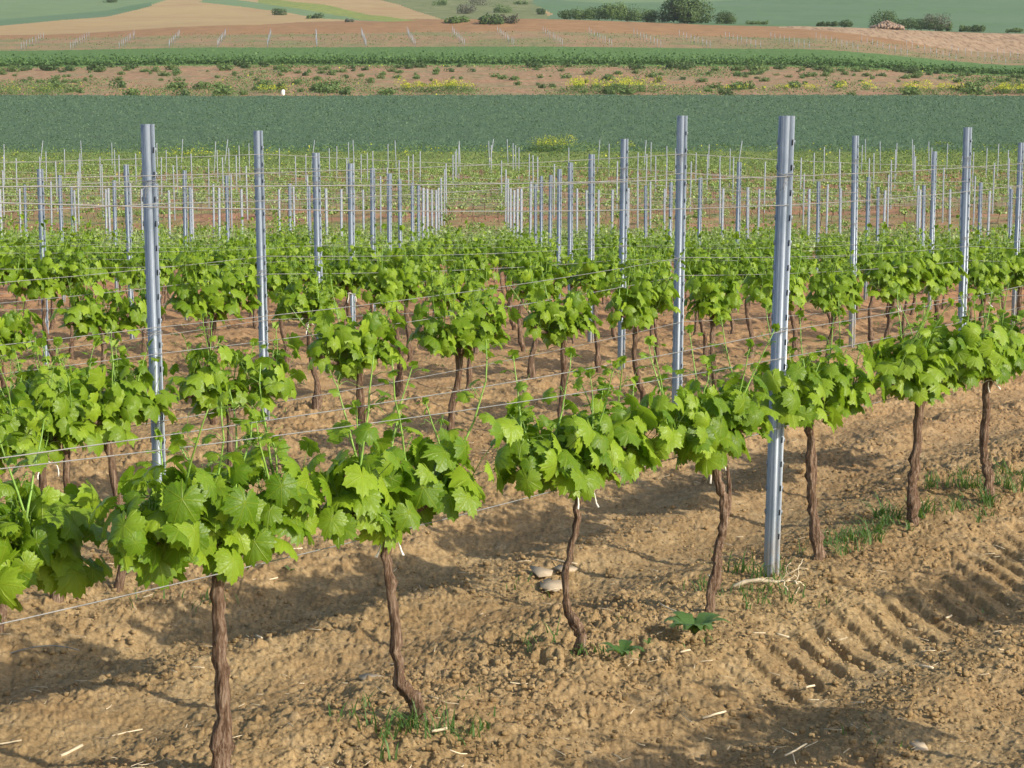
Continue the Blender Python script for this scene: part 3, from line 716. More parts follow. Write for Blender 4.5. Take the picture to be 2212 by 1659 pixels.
# second row left of the leftmost post
for px_, Yv in ((235, 7.3), (95, 7.0), (-40, 6.6)):
    cand.append((Yv, (px_-1106)/FPX*(Yv*.9925+.13), 2, px_))
cand.sort()
seen = {}
for i, c in enumerate(cand): seen.setdefault(c[2], []).append(i)
rank = {}
for rw, idx in seen.items():
    for k, i in enumerate(sorted(idx, key=lambda i: cand[i][3])): rank[i] = k+1
stuffV = MB(); NIND = 291; row_vals = [c for c in cand]
for i, (y, x, rw, pxx) in enumerate(cand):
    rz = ROWANG+(math.pi if rv.random() < .5 else 0)+R(rv.uniform(-6, 6)); sc = rv.uniform(.9, 1.1)*(1.0 if y < 55 else .95)
    if i < NIND:
        src = rv.choice(MIDV if y < 28 else FARV); sc *= 1. if y < 13 else 1.06
        cue = rv.choice(['']);
        lab = ('leafy' if y < 15 else 'bright green' if y < 30 else 'small')+' grapevine, '+ordw(rank[i])+' from the left in the '+ordw(rw)+' vine row'
        place_vine(src, (x, y, gz(x, y)), rz, lab, 'grapevines in rows behind the front row', sc)
    else:
        src = FARV[rv.randrange(7)]
        if 'flat' not in src:
            b = MB()
            V, F, U_, M_ = src['fol'].arrays(); b.add(V, F, U_, 0)
            for s in src['shoots']: V, F, U_, M_ = s.arrays(); b.add(V, F, U_, 1)
            def marr(me):
                V = np.empty(len(me.vertices)*3); me.vertices.foreach_get('co', V); F = np.empty(len(me.loops), int); me.loops.foreach_get('vertex_index', F); return V.reshape(-1, 3), F.reshape(-1, 3)
            V, F = marr(src['trunk']); b.add(V, F, None, 2)
            for a in src['arms']: V, F = marr(a); b.add(V, F, None, 2)
            src['flat'] = b.arrays()
        V, F, U_, M_ = src['flat']; c, s = math.cos(rz)*sc, math.sin(rz)*sc
        W = np.stack([V[:, 0]*c-V[:, 1]*s+x, V[:, 0]*s+V[:, 1]*c+y, V[:, 2]*sc+bz(x, y)], -1)
        stuffV.V.append(W); stuffV.F.append(F+stuffV.n); stuffV.U.append(U_); stuffV.M.append(M_); stuffV.n += len(W)
print('vines', len(cand))
if stuffV.n:
    o = link('distant_grapevines', stuffV.mesh('distant_grapevines', [LEAF_FAR, SHOOT, BARK])); tag(o, 'far rows of small grapevines merging into green strips below the wheat field', 'grapevines', None, 'stuff')
# ------------------------------------------------------------------ air
m, n, out = new_mat('haze'); vol = n.nodes.new('ShaderNodeVolumePrincipled'); vol.inputs['Color'].default_value = (.86, .90, .95, 1); vol.inputs['Density'].default_value = HAZE; vol.inputs['Anisotropy'].default_value = .2
n.links.new(vol.outputs[0], out.inputs['Volume'])
V = np.array([[x, y, z] for z in (-4, 215) for x, y in ((-720, -80), (720, -80), (720, 1260), (-720, 1260))], float)
o = link('haze', mesh('haze', V, [[3, 2, 1, 0], [4, 5, 6, 7], [0, 1, 5, 4], [1, 2, 6, 5], [2, 3, 7, 6], [3, 0, 4, 7]], m)); o['kind'] = 'stuff'; tag(o, 'thin pale haze in the air over the far fields', 'haze')
# a vine row at the photographer's right hand (outside the frame, it shades the bottom right corner)
for k, (x, y) in enumerate([(1.85, 4.15), (2.4, 4.68), (3.45, 6.35), (4.0, 7.05), (4.6, 7.75), (5.2, 8.5)]):
    place_vine(MIDV[k], (x, y, gz(x, y)), ROWANG, 'grapevine of the row beside the photographer, '+ordw(k+1)+' from the near end', 'grapevines beside the photographer', 1.08)
# white plastic tag by the trunk behind the leftmost tall posts
x, y, z = at(655, 760); z0 = z
b = MB(); z1 = bz(x, y)
# ------------------------------------------------------------------ little things on the near soil
rs = np.random.RandomState(5)
def blade(mb, p, h, a, lean, wdt, m=0, n=4):
    d = np.array([math.cos(a), math.sin(a), 0]); sx_ = np.array([-d[1], d[0], 0])*wdt
    V = []
    for k in range(n):
        f = k/(n-1); c = np.array(p)+d*lean*h*f**1.8+np.array([0, 0, h*f*(1-.35*lean*f)]); V += [c-sx_*(1-f)**.6, c+sx_*(1-f)**.6]
    F = [[2*k, 2*k+1, 2*k+3, 2*k+2] for k in range(n-1)]; mb.add(V, F, None, m)
gb = MB()
def tuft(x, y, n, h, w_=.0032, spread=.045):
    z = gz(x, y)+.005
    for _ in range(n):
        a = rs.rand()*6.3; r = rs.rand()*spread; blade(gb, (x+math.cos(a)*r, y+math.sin(a)*r, z), h*rs.uniform(.5, 1.2), rs.rand()*6.3, rs.uniform(.3, 1.5), w_*rs.uniform(.6, 1.4))
for (px_, py_, n, h) in [(905, 1575, 22, .09), (845, 1620, 16, .10), (990, 1590, 14, .08), (1000, 1540, 8, .05), (1265, 1420, 14, .05), (1180, 1400, 8, .1), (1620, 1245, 22, .1),
    (1670, 1262, 20, .07), (1665, 1310, 14, .07), (1580, 1285, 14, .05), (1500, 1275, 12, .06), (1760, 1300, 8, .06), (1800, 1190, 22, .08), (1830, 1170, 26, .09), (1880, 1160, 30, .09),
    (1920, 1120, 28, .1), (1940, 1140, 20, .06), (2000, 1120, 30, .1), (2050, 1110, 22, .08), (2090, 1060, 34, .09), (2120, 1100, 20, .06), (2150, 1090, 26, .08), (2190, 1060, 30, .09), (2060, 1050, 22, .08),
    (2170, 1030, 26, .08), (1500, 1390, 5, .03), (1140, 1270, 5, .05), (470, 1320, 6, .07), (310, 1310, 5, .08), (760, 1560, 10, .05), (1340, 1330, 4, .04), (1865, 1580, 5, .04), (2090, 1330, 4, .03)]:
    for q in range(5): 
        x, y, z = at(px_+rs.uniform(-26, 26), py_+rs.uniform(-7, 7)); tuft(x+rs.normal(0, .05), y+rs.normal(0, .07), int(n*.45), h*1.25)
# weeds along the rows further back
for _ in range(620):
    rw = rs.randint(2, 11); t = rs.uniform(-6, 50); o = (rw-1)*RS+rs.normal(0, .28)
    x = P0[0]+NR[0]*o+TR[0]*t; y = P0[1]+NR[1]*o+TR[1]*t
    if not (8 < y < 50) or abs(x/y) > .31: continue
    tuft(x, y, rs.randint(4, 14), rs.uniform(.03, .09), .004, .07)
o = link('grass', gb.mesh('grass', GRASS)); tag(o, 'thin green grass tufts sprouting along the foot of the vine rows', 'grass', None, 'stuff')
def weed(px_, py_, nleaf, size, lab, name='rosette_weed'):
    x, y, z = at(px_, py_); b = MB(); r = np.random.RandomState(int(px_))
    for k in range(nleaf):
        a = k*2.4+r.rand()*.5; L = size*r.uniform(.6, 1.1); n = 6; V = []; d = np.array([math.cos(a), math.sin(a), 0]); s = np.array([-d[1], d[0], 0])
        for i in range(n):
            f = i/(n-1); wv = .15*L*math.sin(math.pi*min(1, f*.9+.08))*(1+.3*(i % 2)); c = d*L*f+np.array([0, 0, .45*L*math.sin(f*2.2)+.01]); V += [c-s*wv+(0, 0, .15*wv), c+s*wv+(0, 0, .15*wv)]
        b.add(V, [[2*i, 2*i+1, 2*i+3, 2*i+2] for i in range(n-1)])
    o = link(name, b.mesh(name, GRASS), None, (x, y, z+.012)); tag(o, lab, 'weed')
weed(1500, 1388, 30, .13, 'broad-leaved green weed on the clods left of the tyre tracks')
weed(1345, 1432, 13, .09, 'small low weed between the thin S-shaped vine and the broad-leaved weed')
weed(628, 1250, 3, .045, 'tiny bluish weed leaf in the shade behind the foremost grapevine')
weed(1400, 1408, 5, .035, 'little seedling on the crumbly soil beside the broad-leaved weed', 'seedling')
# loose clods and crumbs
ico_v = np.array([(0, 0, -1), (.72, -.53, -.45), (-.28, -.85, -.45), (-.89, 0, -.45), (-.28, .85, -.45), (.72, .53, -.45), (.28, -.85, .45), (-.72, -.53, .45), (-.72, .53, .45), (.28, .85, .45), (.89, 0, .45), (0, 0, 1.)])
ico_f = np.array([(0, 1, 2), (1, 0, 5), (0, 2, 3), (0, 3, 4), (0, 4, 5), (1, 5, 10), (2, 1, 6), (3, 2, 7), (4, 3, 8), (5, 4, 9), (1, 10, 6), (2, 6, 7), (3, 7, 8), (4, 8, 9), (5, 9, 10), (6, 10, 11), (7, 6, 11), (8, 7, 11), (9, 8, 11), (10, 9, 11)])
def sub(v, f):
    V = list(map(tuple, v)); F = []; c = {}
    def m(a, b):
        k = (min(a, b), max(a, b))
        if k not in c: p = (np.array(V[a])+np.array(V[b]))/2; p /= np.linalg.norm(p); c[k] = len(V); V.append(tuple(p))
        return c[k]
    for a, b_, d in f: x, y, z = m(a, b_), m(b_, d), m(d, a); F += [(a, x, z), (b_, y, x), (d, z, y), (x, y, z)]
    return np.array(V), np.array(F)
iv2, if2 = sub(ico_v, ico_f)
cb = MB(); NC = 18000
Yc_ = 4.2*np.exp(rs.rand(NC)*math.log(13/4.2)); Xc_ = (rs.rand(NC)-.5)*.66*Yc_
o_, t_ = row_coords(Xc_, Yc_); p_ = o_/RS; p_ -= np.floor(p_); keep = (np.minimum(p_, 1-p_)*RS < .42) | (np.abs(p_-.5) < .12) | (rs.rand(NC) < .45)
Zc_ = g(Xc_, Yc_)
for i in range(NC):
    if not keep[i]: continue
    s = .0045*math.exp(rs.exponential(.45)); s = min(s, .015); v, f = (iv2, if2) if s > .013 else (ico_v, ico_f)
    w_ = v*(1+.20*rs.randn(len(v), 1)); w_ = np.clip(w_, -rs.uniform(.5, 1, 3), rs.uniform(.5, 1, 3))*np.array([1, rs.uniform(.7, 1), rs.uniform(.6, .9)])*s
    cb.add(w_+(Xc_[i], Yc_[i], Zc_[i]+s*.35+.006), f)
o = link('loose_clods', cb.mesh('loose_clods', SOIL, smooth=False)); tag(o, 'crumbs and clods of dry tan earth strewn over the tilled ground', 'clods', None, 'stuff')
# flat stones
def flat_stone(px_, py_, sx_, sy_, rz, lab, seed, tilt=.1):
    x, y, z = at(px_, py_); r = np.random.RandomState(seed); n = 6; sx_ *= 1.15; sy_ *= 2.0; a = np.linspace(0, 6.283, n, endpoint=False)+r.uniform(-.25, .25, n)
    rr = 1+.16*r.randn(n); T = np.stack([np.cos(a)*rr*sx_, np.sin(a)*rr*sy_, np.full(n, .004)+.0008*r.randn(n)], -1); B = T*(1.02, 1.02, 0)+(0, 0, -.002)
    V = np.concatenate([T, B, [[0, 0, .0042]]]); k = np.arange(n); k2 = (k+1) % n
    F = np.concatenate([np.stack([k, k2, np.full(n, 2*n)], -1), np.stack([n+k, n+k2, k2], -1), np.stack([n+k, k2, k], -1)])
    o = link('flat_stone', mesh('flat_stone', V, F, STONE), None, (x, y, z+.009)); o.rotation_euler = (R(3)+tilt*.6, .05, rz); tag(o, lab, 'stone')
flat_stone(1170, 1243, .055, .035, .5, 'pale tan flat stone, leftmost of the three behind the thin S-shaped trunk', 1)
flat_stone(1193, 1270, .058, .038, -.2, 'smooth grey flat stone, lowest of the three behind the thin S-shaped trunk', 2)
flat_stone(1222, 1235, .05, .022, .1, 'narrow pinkish flat stone lying behind the top of the three-stone group', 3)
flat_stone(805, 1470, .04, .018, -.15, 'thin pale stone sliver on open soil left of the knobbly-footed vine', 4)
flat_stone(1053, 1368, .045, .016, -.7, 'brown wedge-shaped stone between the two thin front-row vines', 5)
flat_stone(1985, 1620, .03, .02, .2, 'small white stone chip at the bottom right of the photo', 6)
# straw and twig bits
sb_ = MB(); spots = [(275, 1600, .11), (155, 1642, .09), (20, 1625, .08), (1440, 1330, .16), (1535, 1260, .07), (1220, 1225, .14), (1040, 1340, .03), (320, 1300, .05), (590, 1262, .05), (1720, 1640, .12), (1545, 1558, .12),
    (1790, 1400, .03), (1640, 1385, .05), (1820, 1400, .04), (1750, 1498, .05), (2230, 1500, .04), (1690, 1390, .05), (640, 1200, .06), (560, 1390, .05), (1480, 1425, .05), (2050, 1350, .04), (2000, 1455, .06), (950, 1600, .05)]
for (px_, py_, L) in spots:
    x, y, z = at(px_, py_); a = rs.rand()*3.14; sb_.add(*tube(bez((x-math.cos(a)*L/2, y-math.sin(a)*L/2, z+.022), (math.cos(a), math.sin(a), rs.uniform(-.05, .1)), L, rs, 5, .06), rs.uniform(.0022, .006), 5))
for _ in range(520):
    y = 4.3*math.exp(rs.rand()*1.3); x = (rs.rand()-.5)*.6*y; z = gz(x, y); a = rs.rand()*6.3; L = rs.uniform(.02, .075)
    sb_.add(*tube(bez((x, y, z+.02), (math.cos(a), math.sin(a), .0), L, rs, 4, .1), rs.uniform(.0008, .002), 4))
o = link('straw_bits', sb_.mesh('straw_bits', STRAW)); tag(o, 'scattered bits of pale straw and pruned twigs lying on the soil', 'straw', None, 'stuff')
# dry root at the foot of the nearest post
x, y, z = at(1672, 1272); b = MB(); r = np.random.RandomState(3)
b.add(*tube([(x-.18, y-.06, z+.015), (x-.13, y-.04, z+.03), (x-.07, y-.05, z+.04), (x, y-.06, z+.035), (x+.06, y-.05, z+.04)], [.009, .011, .009, .007, .004], 7))
for k in range(9): b.add(*tube(bez((x+r.uniform(-.02, .12), y-.05, z+.035), (r.uniform(-1, 1), r.uniform(-1, .4), .25), r.uniform(.06, .16), r, 9, .35, -.04), r.uniform(.0015, .0035), 5))
o = link('dry_root', b.mesh('dry_root', STRAW)); tag(o, 'pale dry root with curling fibres at the foot of the nearest post', 'root')
# scrap of wire
x, y, z = at(95, 1430); P = [(x-.13+.26*f, y-.03+.05*math.sin(f*2), z+.03+.02*math.sin(f*3)) for f in np.linspace(0, 1, 12)]
b = MB(); b.add(*tube(P, .0022, 5)); o = link('wire_scrap', b.mesh('wire_scrap', WIRE)); tag(o, 'loose curved piece of grey wire lying on the soil at lower left', 'wire')
# white plastic marker standing behind the second-row vines
x, y = -1.62, 13.4; z = bz(x, y)
V = np.array([[-.018, 0, 0], [.018, 0, 0], [.014, 0, .09], [-.014, 0, .11]]); V = np.concatenate([V, V+(0, .004, 0)])
b = MB(); b.add(V, [[0, 1, 2, 3], [7, 6, 5, 4], [0, 4, 5, 1], [1, 5, 6, 2], [2, 6, 7, 3], [3, 7, 4, 0]])
o = link('marker_tag', b.mesh('marker_tag', STRING, False), None, (x, y, z+.55)); o.rotation_euler = (0, .3, 0); tag(o, 'small white plastic tag hung on the wire behind the second left post', 'tag')

# ------------------------------------------------------------------ shrubs, trees and far things
def bush_mesh(name, seed, mat, W=1., H=.8, n=420, s=.09, lumps=7, mat2=None, frac2=0., flat=.0):
    r = np.random.RandomState(seed); b = MB(); C = np.stack([r.uniform(-.55, .55, lumps)*W, r.uniform(-.4, .4, lumps)*W, r.uniform(.2, .62, lumps)*H], -1); rad = r.uniform(.28, .5, lumps)*min(W, H*1.3)
    k = r.randint(0, lumps, n); d = r.randn(n, 3); d /= np.linalg.norm(d, axis=1)[:, None]; p = C[k]+d*(rad[k]*r.uniform(.55, 1.08, n)**.5)[:, None]; p[:, 2] = np.abs(p[:, 2])
    A = r.randn(n, 3); A /= np.linalg.norm(A, axis=1)[:, None]; B = np.cross(A, d); B /= np.linalg.norm(B, axis=1)[:, None]+1e-9; sz = s*r.uniform(.6, 1.4, n)[:, None]
    V = np.stack([p-A*sz, p+B*sz*.8, p+A*sz, p-B*sz*.8], 1).reshape(-1, 3); i = np.arange(n)*4
    F = np.concatenate([np.stack([i, i+1, i+2], -1), np.stack([i, i+2, i+3], -1)]); top = (p[:, 2] > H*.45) & (r.rand(n) < frac2); mi = np.concatenate([top, top]).astype(int)
    return mesh(name, V, F, [mat, mat2 or mat], None, False, mi)
BM = [bush_mesh('weed_bush', 400+i, BUSH, 1., .75, 260, .10) for i in range(5)]
BD = [bush_mesh('weed_bush', 410+i, BUSH_DK, 1., .7, 260, .10) for i in range(3)]
r_ = np.random.RandomState(11); nb_ = 0
def edge_noise(x): return float(vnoise(np.array([x*.08]), np.array([2.2]), 77)[0])
placed = []
while nb_ < 295:
    y = r_.uniform(291, 372); u = r_.uniform(-.30, .30); x = u*y; f = (y-291)/81
    dens = .22+.75*math.exp(-((f-.18)/.10)**2)*(.5+edge_noise(x)*2.2)+.75*math.exp(-((f-.93)/.07)**2)+.25*(f > .45)
    if u > .1: dens += .2*math.exp(-((f-.7)/.12)**2)
    if r_.rand() > dens: continue
    placed.append((x, y)); nb_ += 1
    s = r_.uniform(.7, 1.6)*(1.25 if f > .85 or f < .3 else .85); me = (BD if r_.rand() < .15 or f > .9 else BM)[r_.randint(3)]
    o = link('weed_bush', me, None, (x, y, bz(x, y)-.05)); o.scale = (s*r_.uniform(.8, 1.3), s*.8, s*r_.uniform(.8, 1.2)); o.rotation_euler = (0, 0, r_.rand()*6.3 if s < 1 else r_.uniform(-.4, .4))
    tag(o, 'low green weed bush scattered with others on the reddish fallow strip', 'bush', 'weed bushes on the fallow strip')
def scatter_leaves(name, n, fx, size, mats, lab, cat, frac2=0., seed=1):
    r = np.random.RandomState(seed); p = fx(r, n); n = len(p); A = r.randn(n, 3); A /= np.linalg.norm(A, axis=1)[:, None]; B = np.cross(A, r.randn(n, 3)); B /= np.linalg.norm(B, axis=1)[:, None]+1e-9
    sz = (size*r.uniform(.5, 1.5, n)*np.clip(p[:, 1]/118, .5, 4))[:, None]; V = np.stack([p-A*sz, p+B*sz*.7, p+A*sz, p-B*sz*.7], 1).reshape(-1, 3); i = np.arange(n)*4
    F = np.concatenate([np.stack([i, i+1, i+2], -1), np.stack([i, i+2, i+3], -1)]); m_ = (r.rand(n) < frac2); mi = np.concatenate([m_, m_]).astype(int)
    o = link(name, mesh(name, V, F, mats, None, False, mi)); tag(o, lab, cat, None, 'stuff'); return o
def low_weeds(r, n):
    y = r.uniform(290, 374, n); x = r.uniform(-.31, .31, n)*y; f = (y-290)/84; d = .15+vnoise(x*.10, y*.04, 21)*1.6+.5*np.exp(-((f-.18)/.12)**2)+.9*np.exp(-((f-.97)/.06)**2)
    k = r.rand(n) < d; x, y = x[k], y[k]; return np.stack([x, y, base_g(x, y)+r.rand(len(x))*.35], -1)
scatter_leaves('low_weeds', 75000, low_weeds, .05, [BUSH, YELLOW], 'low green weeds covering parts of the reddish fallow strip', 'weeds', .015, 3)
def bean_edge(r, n):
    y = 374+np.abs(r.exponential(4.5, n)); y = y[y < 400]; n = len(y); x = r.uniform(-.32, .32, n)*y; return np.stack([x, y, base_g(x, y)+.4+r.rand(n)*(.5+.5*(vnoise(x*.3, y*.3, 5)+.5))], -1)
scatter_leaves('bean_plants', 26000, bean_edge, .075, [CROP_DK], 'dark leafy crop plants massed along the lower edge of the green strip', 'crop plants', 0, 5)
def verge_f(r, n):
    y = r.uniform(109, 130.5, n); x = r.uniform(-.31, .31, n)*y; z = base_g(x, y)+r.rand(n)*(.35+.9*np.clip(vnoise(x*.25, y*.15, 6)+.15, 0, 1)); return np.stack([x, y, z], -1)
scatter_leaves('verge_herbs', 40000, verge_f, .05, [BUSH, YELLOW], 'tall herbs with tiny yellow flowers between vineyard and wheat field', 'herbs', .05, 7)
def wheat_f(r, n):
    y = 128.8+160*r.rand(n)**1.4; x = r.uniform(-.31, .31, n)*y; return np.stack([x, y, base_g(x, y)+.35+r.rand(n)*.12], -1)
WHL = leaf_mat('wheat_leaf', (.075, .13, .07), (.125, .195, .11), veins=False, rough=.6, spec=.25, trans=.15)
scatter_leaves('wheat_plants', 60000, wheat_f, .045, [WHL], 'blue-green young wheat plants standing across the wide field', 'wheat', 0, 9)
def inrow_f(r, n):
    y = r.uniform(50, 112, n); x = r.uniform(-.31, .31, n)*y; k = r.rand(n) < np.clip(.35+1.3*vnoise(x*.2, y*.12, 12)+np.clip((y-76)/28, 0, .9), 0, 1); x, y = x[k], y[k]; return np.stack([x, y, base_g(x, y)+r.rand(len(x))*.18], -1)
scatter_leaves('vineyard_weeds', 42000, inrow_f, .05, [BUSH, YELLOW], 'low weeds between the far vine rows below the wheat field', 'weeds', .04, 13)
def slope_f(r, n):
    y = 413+4.6*r.randint(0, 10, n)+r.normal(0, .45, n); x = r.uniform(-.31, .31, n)*y; k = r.rand(n) < .55+vnoise(x*.05, y*.1, 3); x, y = x[k], y[k]; return np.stack([x, y, base_g(x, y)+r.rand(len(x))*.5], -1)
scatter_leaves('young_vines', 9000, slope_f, .04, [BUSH], 'faint green lines of young vines on the far terraced plot', 'young vines', 0, 14)
# yellow flowering patches
def patch(px_, py_, W, H, yel, lab, seed, n=4200, name='mustard_patch'):
    x, y, z = at(px_, py_, False); o = link(name, bush_mesh(name, seed, BUSH, W, H, n, (.085 if y > 200 else .035), 22, YELLOW, yel), None, (x, y, z-.05)); tag(o, lab, 'flower patch' if 'mustard' in name else 'bush'); return o
patch(950, 200, 12, 2.1, .8, 'yellow-flowering patch near the middle of the fallow strip, behind the left part of it', 501)
patch(1335, 200, 14, 2.5, .95, 'bright yellow-flowering patch on the fallow strip, right of the middle', 502)
patch(1930, 200, 25, 2.0, 1., 'longest yellow-flowering patch, far right on the fallow strip', 503, 3600)
patch(2200, 203, 8, 1.8, .8, 'yellow-flowering patch cut by the right edge of the photo', 504)
patch(1640, 196, 11, 1.1, .6, 'thin yellowish patch between the two brightest flower patches', 505, 1500)
patch(590, 203, 4, 1.6, .7, 'small yellow-green bush next to the white sack', 506, 900)
patch(1190, 330, 2.3, 1.25, .55, 'round bush dotted with yellow flowers at the near edge of the wheat field', 507, 3200, 'flowering_bush')
patch(1352, 325, .9, .75, .5, 'small yellow-dotted bush right of the round flowering bush', 508, 700, 'flowering_bush')
patch(525, 340, 1.7, .75, .0, 'dark green bush at the field edge behind the second tall post', 509, 1400, 'field_edge_bush')
patch(2040, 322, 1.3, .6, .2, 'leaning green bush at the wheat edge between the right-hand posts', 510, 700, 'field_edge_bush')
patch(60, 205, 13, 1.8, .1, 'long olive-green bush clump at the left end of the fallow strip', 511, 2600, 'bush_clump')
patch(420, 340, 3.2, .5, .6, 'low yellow-flecked bush at the wheat edge between the two left posts', 512, 900, 'field_edge_bush')
# white sack
x, y, z = at(611, 208, False); b = MB(); v = iv2*np.array([.34, .28, .55]); v *= .6; v[:, 2] += .3; v[:, 0] *= 1.2-.55*np.clip(v[:, 2], 0, 1); v = v*(1+.08*rs.randn(len(v), 1)); b.add(v, if2)
o = link('white_sack', b.mesh('white_sack', STRING), None, (x, y, z)); o.scale = (1.7, 1.7, 1.7); tag(o, 'small white sack standing on the bare edge of the wheat field', 'sack')
# far posts on the terraced plot
SLIM = None
n_ = len(PP); b = MB()
V = np.array([[-.045, -.03, 0], [.045, -.03, 0], [.045, .03, 0], [-.045, .03, 0]]); V = np.concatenate([V, V+(0, 0, 2.1)])
b.add(V, [[3, 2, 1, 0], [4, 5, 6, 7], [0, 1, 5, 4], [1, 2, 6, 5], [2, 3, 7, 6], [3, 0, 4, 7]]); FP = b.mesh('far_post', ZINC, False)
fcount = 0; far_all = []
for gi in range(-1, 24):
    pxb = 690+(gi-6)*97.*1.08
    for k in range(9):
        Y = 414+k*4.4; X = ((690-1106)/FPX)*Y+(pxb-690)/FPX*414+rs.uniform(-.15, .15)
        p = proj(X, Y, bz(X, Y)+1.)
        if not (-5 < p[0] < 2217): continue
        far_all.append((gi, k, X, Y))
room = 300-cnt; print('far posts', len(far_all), 'room', room)
gl = sorted(set(q[0] for q in far_all)); sf = MB()
for i, (gi, k, X, Y) in enumerate(sorted(far_all, key=lambda q: q[3])):
    if i < room:
        o = link('vineyard_post', FP, None, (X, Y, bz(X, Y)-.1)); o.rotation_euler = (rs.uniform(-.02, .02), rs.uniform(-.02, .02), rs.rand())
        tag(o, 'far hillside post, '+ordw(k+1)+' from the front in the '+ordw(gl.index(gi)+1)+' line from the left', 'post', 'posts of the far terraced plot')
    else:
        V = np.array([[-.045, -.03, 0], [.045, -.03, 0], [.045, .03, 0], [-.045, .03, 0]]); V = np.concatenate([V, V+(0, 0, 2.1)])+(X, Y, bz(X, Y)-.1)
        sf.add(V, [[3, 2, 1, 0], [4, 5, 6, 7], [0, 1, 5, 4], [1, 2, 6, 5], [2, 3, 7, 6], [3, 0, 4, 7]])
if sf.n:
    o = link('rearmost_posts', sf.mesh('rearmost_posts', ZINC, False)); tag(o, 'rearmost thin posts at the top of the far terraced plot', 'posts', None, 'stuff')
# trees
def tree(px_, py_, Hh, W, mat, lab, seed, n=1500, name='tree', dist=500., cat='tree'):
    Hh *= .70; n = int(n*2.2); x = (px_-1106)/FPX*dist; y = dist; z = bz(x, y); r = empty(name, (x, y, z)); tag(r, lab, cat)
    rg = np.random.RandomState(seed); b = MB(); b.add(*tube([(0, 0, -.3), (.1, 0, Hh*.25), (-.1, .1, Hh*.55), (0, 0, Hh*.8)], [.22*Hh/8, .18*Hh/8, .12*Hh/8, .04], 6))
    for k in range(5):
        a = rg.rand()*6.3; h = Hh*rg.uniform(.2, .5); b.add(*tube([(0, 0, h), (math.cos(a)*W*.25, math.sin(a)*W*.25, h+Hh*.18), (math.cos(a)*W*.4, math.sin(a)*W*.4, h+Hh*.32)], [.09*Hh/8, .06*Hh/8, .02], 4))
    link('trunk', b.mesh('trunk', WOOD), r)
    me = bush_mesh('crown', seed, mat, W, Hh, n, .31*max(.45, Hh/8), 14); link('crown', me, r, (0, 0, Hh*.06)); return r
tree(1478, 0, 9.5, 7.6, BUSH_DK, 'largest dark round tree on the skyline of the brown field', 601, 3400, dist=496)
tree(1562, 0, 4.8, 3.9, BUSH_DK, 'small round tree standing alone just right of the largest tree', 602, 1400, dist=496)
for k, (px_, h, W_) in enumerate([(1228, 3.6, 5), (1262, 4.2, 5), (1290, 5.0, 4.4), (1318, 7.2, 5.0), (1352, 5.4, 4.6), (1384, 4.8, 5), (1418, 4.6, 4.6)]):
    tree(px_, 0, h, W_, BUSH if k % 2 else BUSH_DK, ordw(k+1)+' from the left in the clump of feathery trees left of the largest tree', 610+k, 1000, dist=498+k % 3)
for k, (px_, h, W_, mt, lab) in enumerate([(1630, 1.6, 6, BUSH, 'low bush on the skyline right of the lone small tree'), (1805, 2.2, 5, BUSH_DK, 'low dark bush on the skyline left of the rubble heap'),
    (1768, 1.4, 3, BUSH_DK, 'tiny dark bush leftmost of those near the rubble heap'), (1893, 6.2, 5.2, BUSH_DK, 'dense dark tree right behind the rubble heap'), (1945, 3.8, 5.6, BUSH_DK, 'broad dark bush just right of the rubble heap'),
    (1975, 4.2, 6, BUSH_DK, 'dark bush between the broad bush and the thin grey tree'), (2005, 6.0, 5, BUSH_GREY, 'thin half-bare greyish tree right of the dark bushes'), (2035, 2.6, 6, BUSH, 'low green bush under the thin grey tree, on its right'),
    (2075, 2.0, 3.5, BUSH_DK, 'small bush second from the right on the skyline'), (2098, 2.3, 2.6, BUSH_DK, 'upright little bush rightmost of the skyline group'), (2175, 1.5, 3.5, BUSH, 'lone low bush on the skyline near the right edge')]):
    tree(px_, 0, h, W_, mt, lab, 640+k, 900, 'skyline_bush' if h < 5 else 'tree', 497, 'bush' if h < 5 else 'tree')
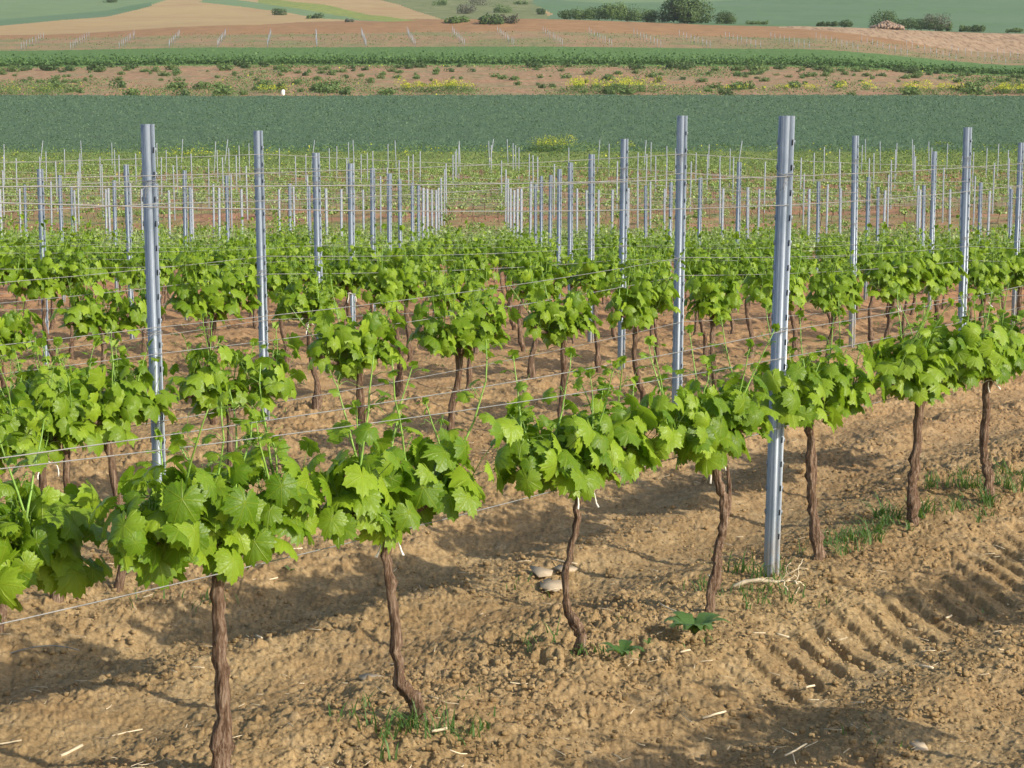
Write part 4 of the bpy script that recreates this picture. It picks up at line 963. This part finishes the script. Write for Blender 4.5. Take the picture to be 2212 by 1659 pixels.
# bushes on the far hills
for k, (px_, py_, W_, H_, mt, lab) in enumerate([(603, 33, 7, 4, BUSH_DK, 'dark bush on the yellow-green strip, left one of the pair'), (687, 42, 5, 3, BUSH_DK, 'dark bush on the yellow-green strip, right one of the pair'),
    (672, 42, 4, 2.4, BUSH, 'small bush touching the right bush of the yellow-green strip'), (755, 48, 3, 1.6, BUSH_GREY, 'tiny grey bush on the bare tan slope'), (988, 50, 9, 3, BUSH, 'low bush at the foot of the scrubby hill, leftmost'),
    (1010, 30, 9, 6, BUSH_GREY, 'grey thicket in the middle of the scrubby hill'), (1035, 12, 14, 9, BUSH_GREY, 'large grey thicket high on the scrubby hill'), (1085, 28, 10, 5, BUSH, 'green bush on the right flank of the scrubby hill'),
    (1060, 52, 8, 4, BUSH_DK, 'dark bush at the foot of the scrubby hill, below the thickets'), (1100, 50, 7, 3, BUSH_GREY, 'greyish bush at the foot of the scrubby hill, rightmost'), (950, 12, 8, 4, BUSH, 'green bush at the upper left of the scrubby hill'),
    (1172, 30, 5, 3.4, BUSH_DK, 'dark bush where the scrubby hill meets the green field'), (1125, 10, 9, 3, BUSH, 'bush near the top right of the scrubby hill'), (235, 6, 10, 4, BUSH_DK, 'dark bush beside the track at the top left of the hill')]):
    x, y, z = at(px_, py_, False); o = link('hill_bush', bush_mesh('hill_bush', 700+k, mt, W_*.55, H_*.7, 900, .25, 10), None, (x, y, z-.2)); tag(o, lab, 'bush')
# rubble heap
x, y = (1902-1106)/FPX*489, 489.; z = bz(x, y); b = MB(); rg = np.random.RandomState(8)
for k in range(240):
    a = rg.rand()*6.3; q = rg.rand()**.6; s = rg.uniform(.25, .6); px_, py_ = math.cos(a)*q*4.6, math.sin(a)*q*2.2
    b.add(ico_v*s*(1+.25*rg.randn(12, 1))+(px_, py_, 1.9*(1-q)**.8*rg.uniform(.7, 1)+.1), ico_f)
o = link('rubble_heap', b.mesh('rubble_heap', simple('rubble', (.26, .19, .14), .9, .1, .45, .8), False), None, (x, y, z)); tag(o, 'low heap of pale rubble and earth at the edge of the brown field', 'rubble')
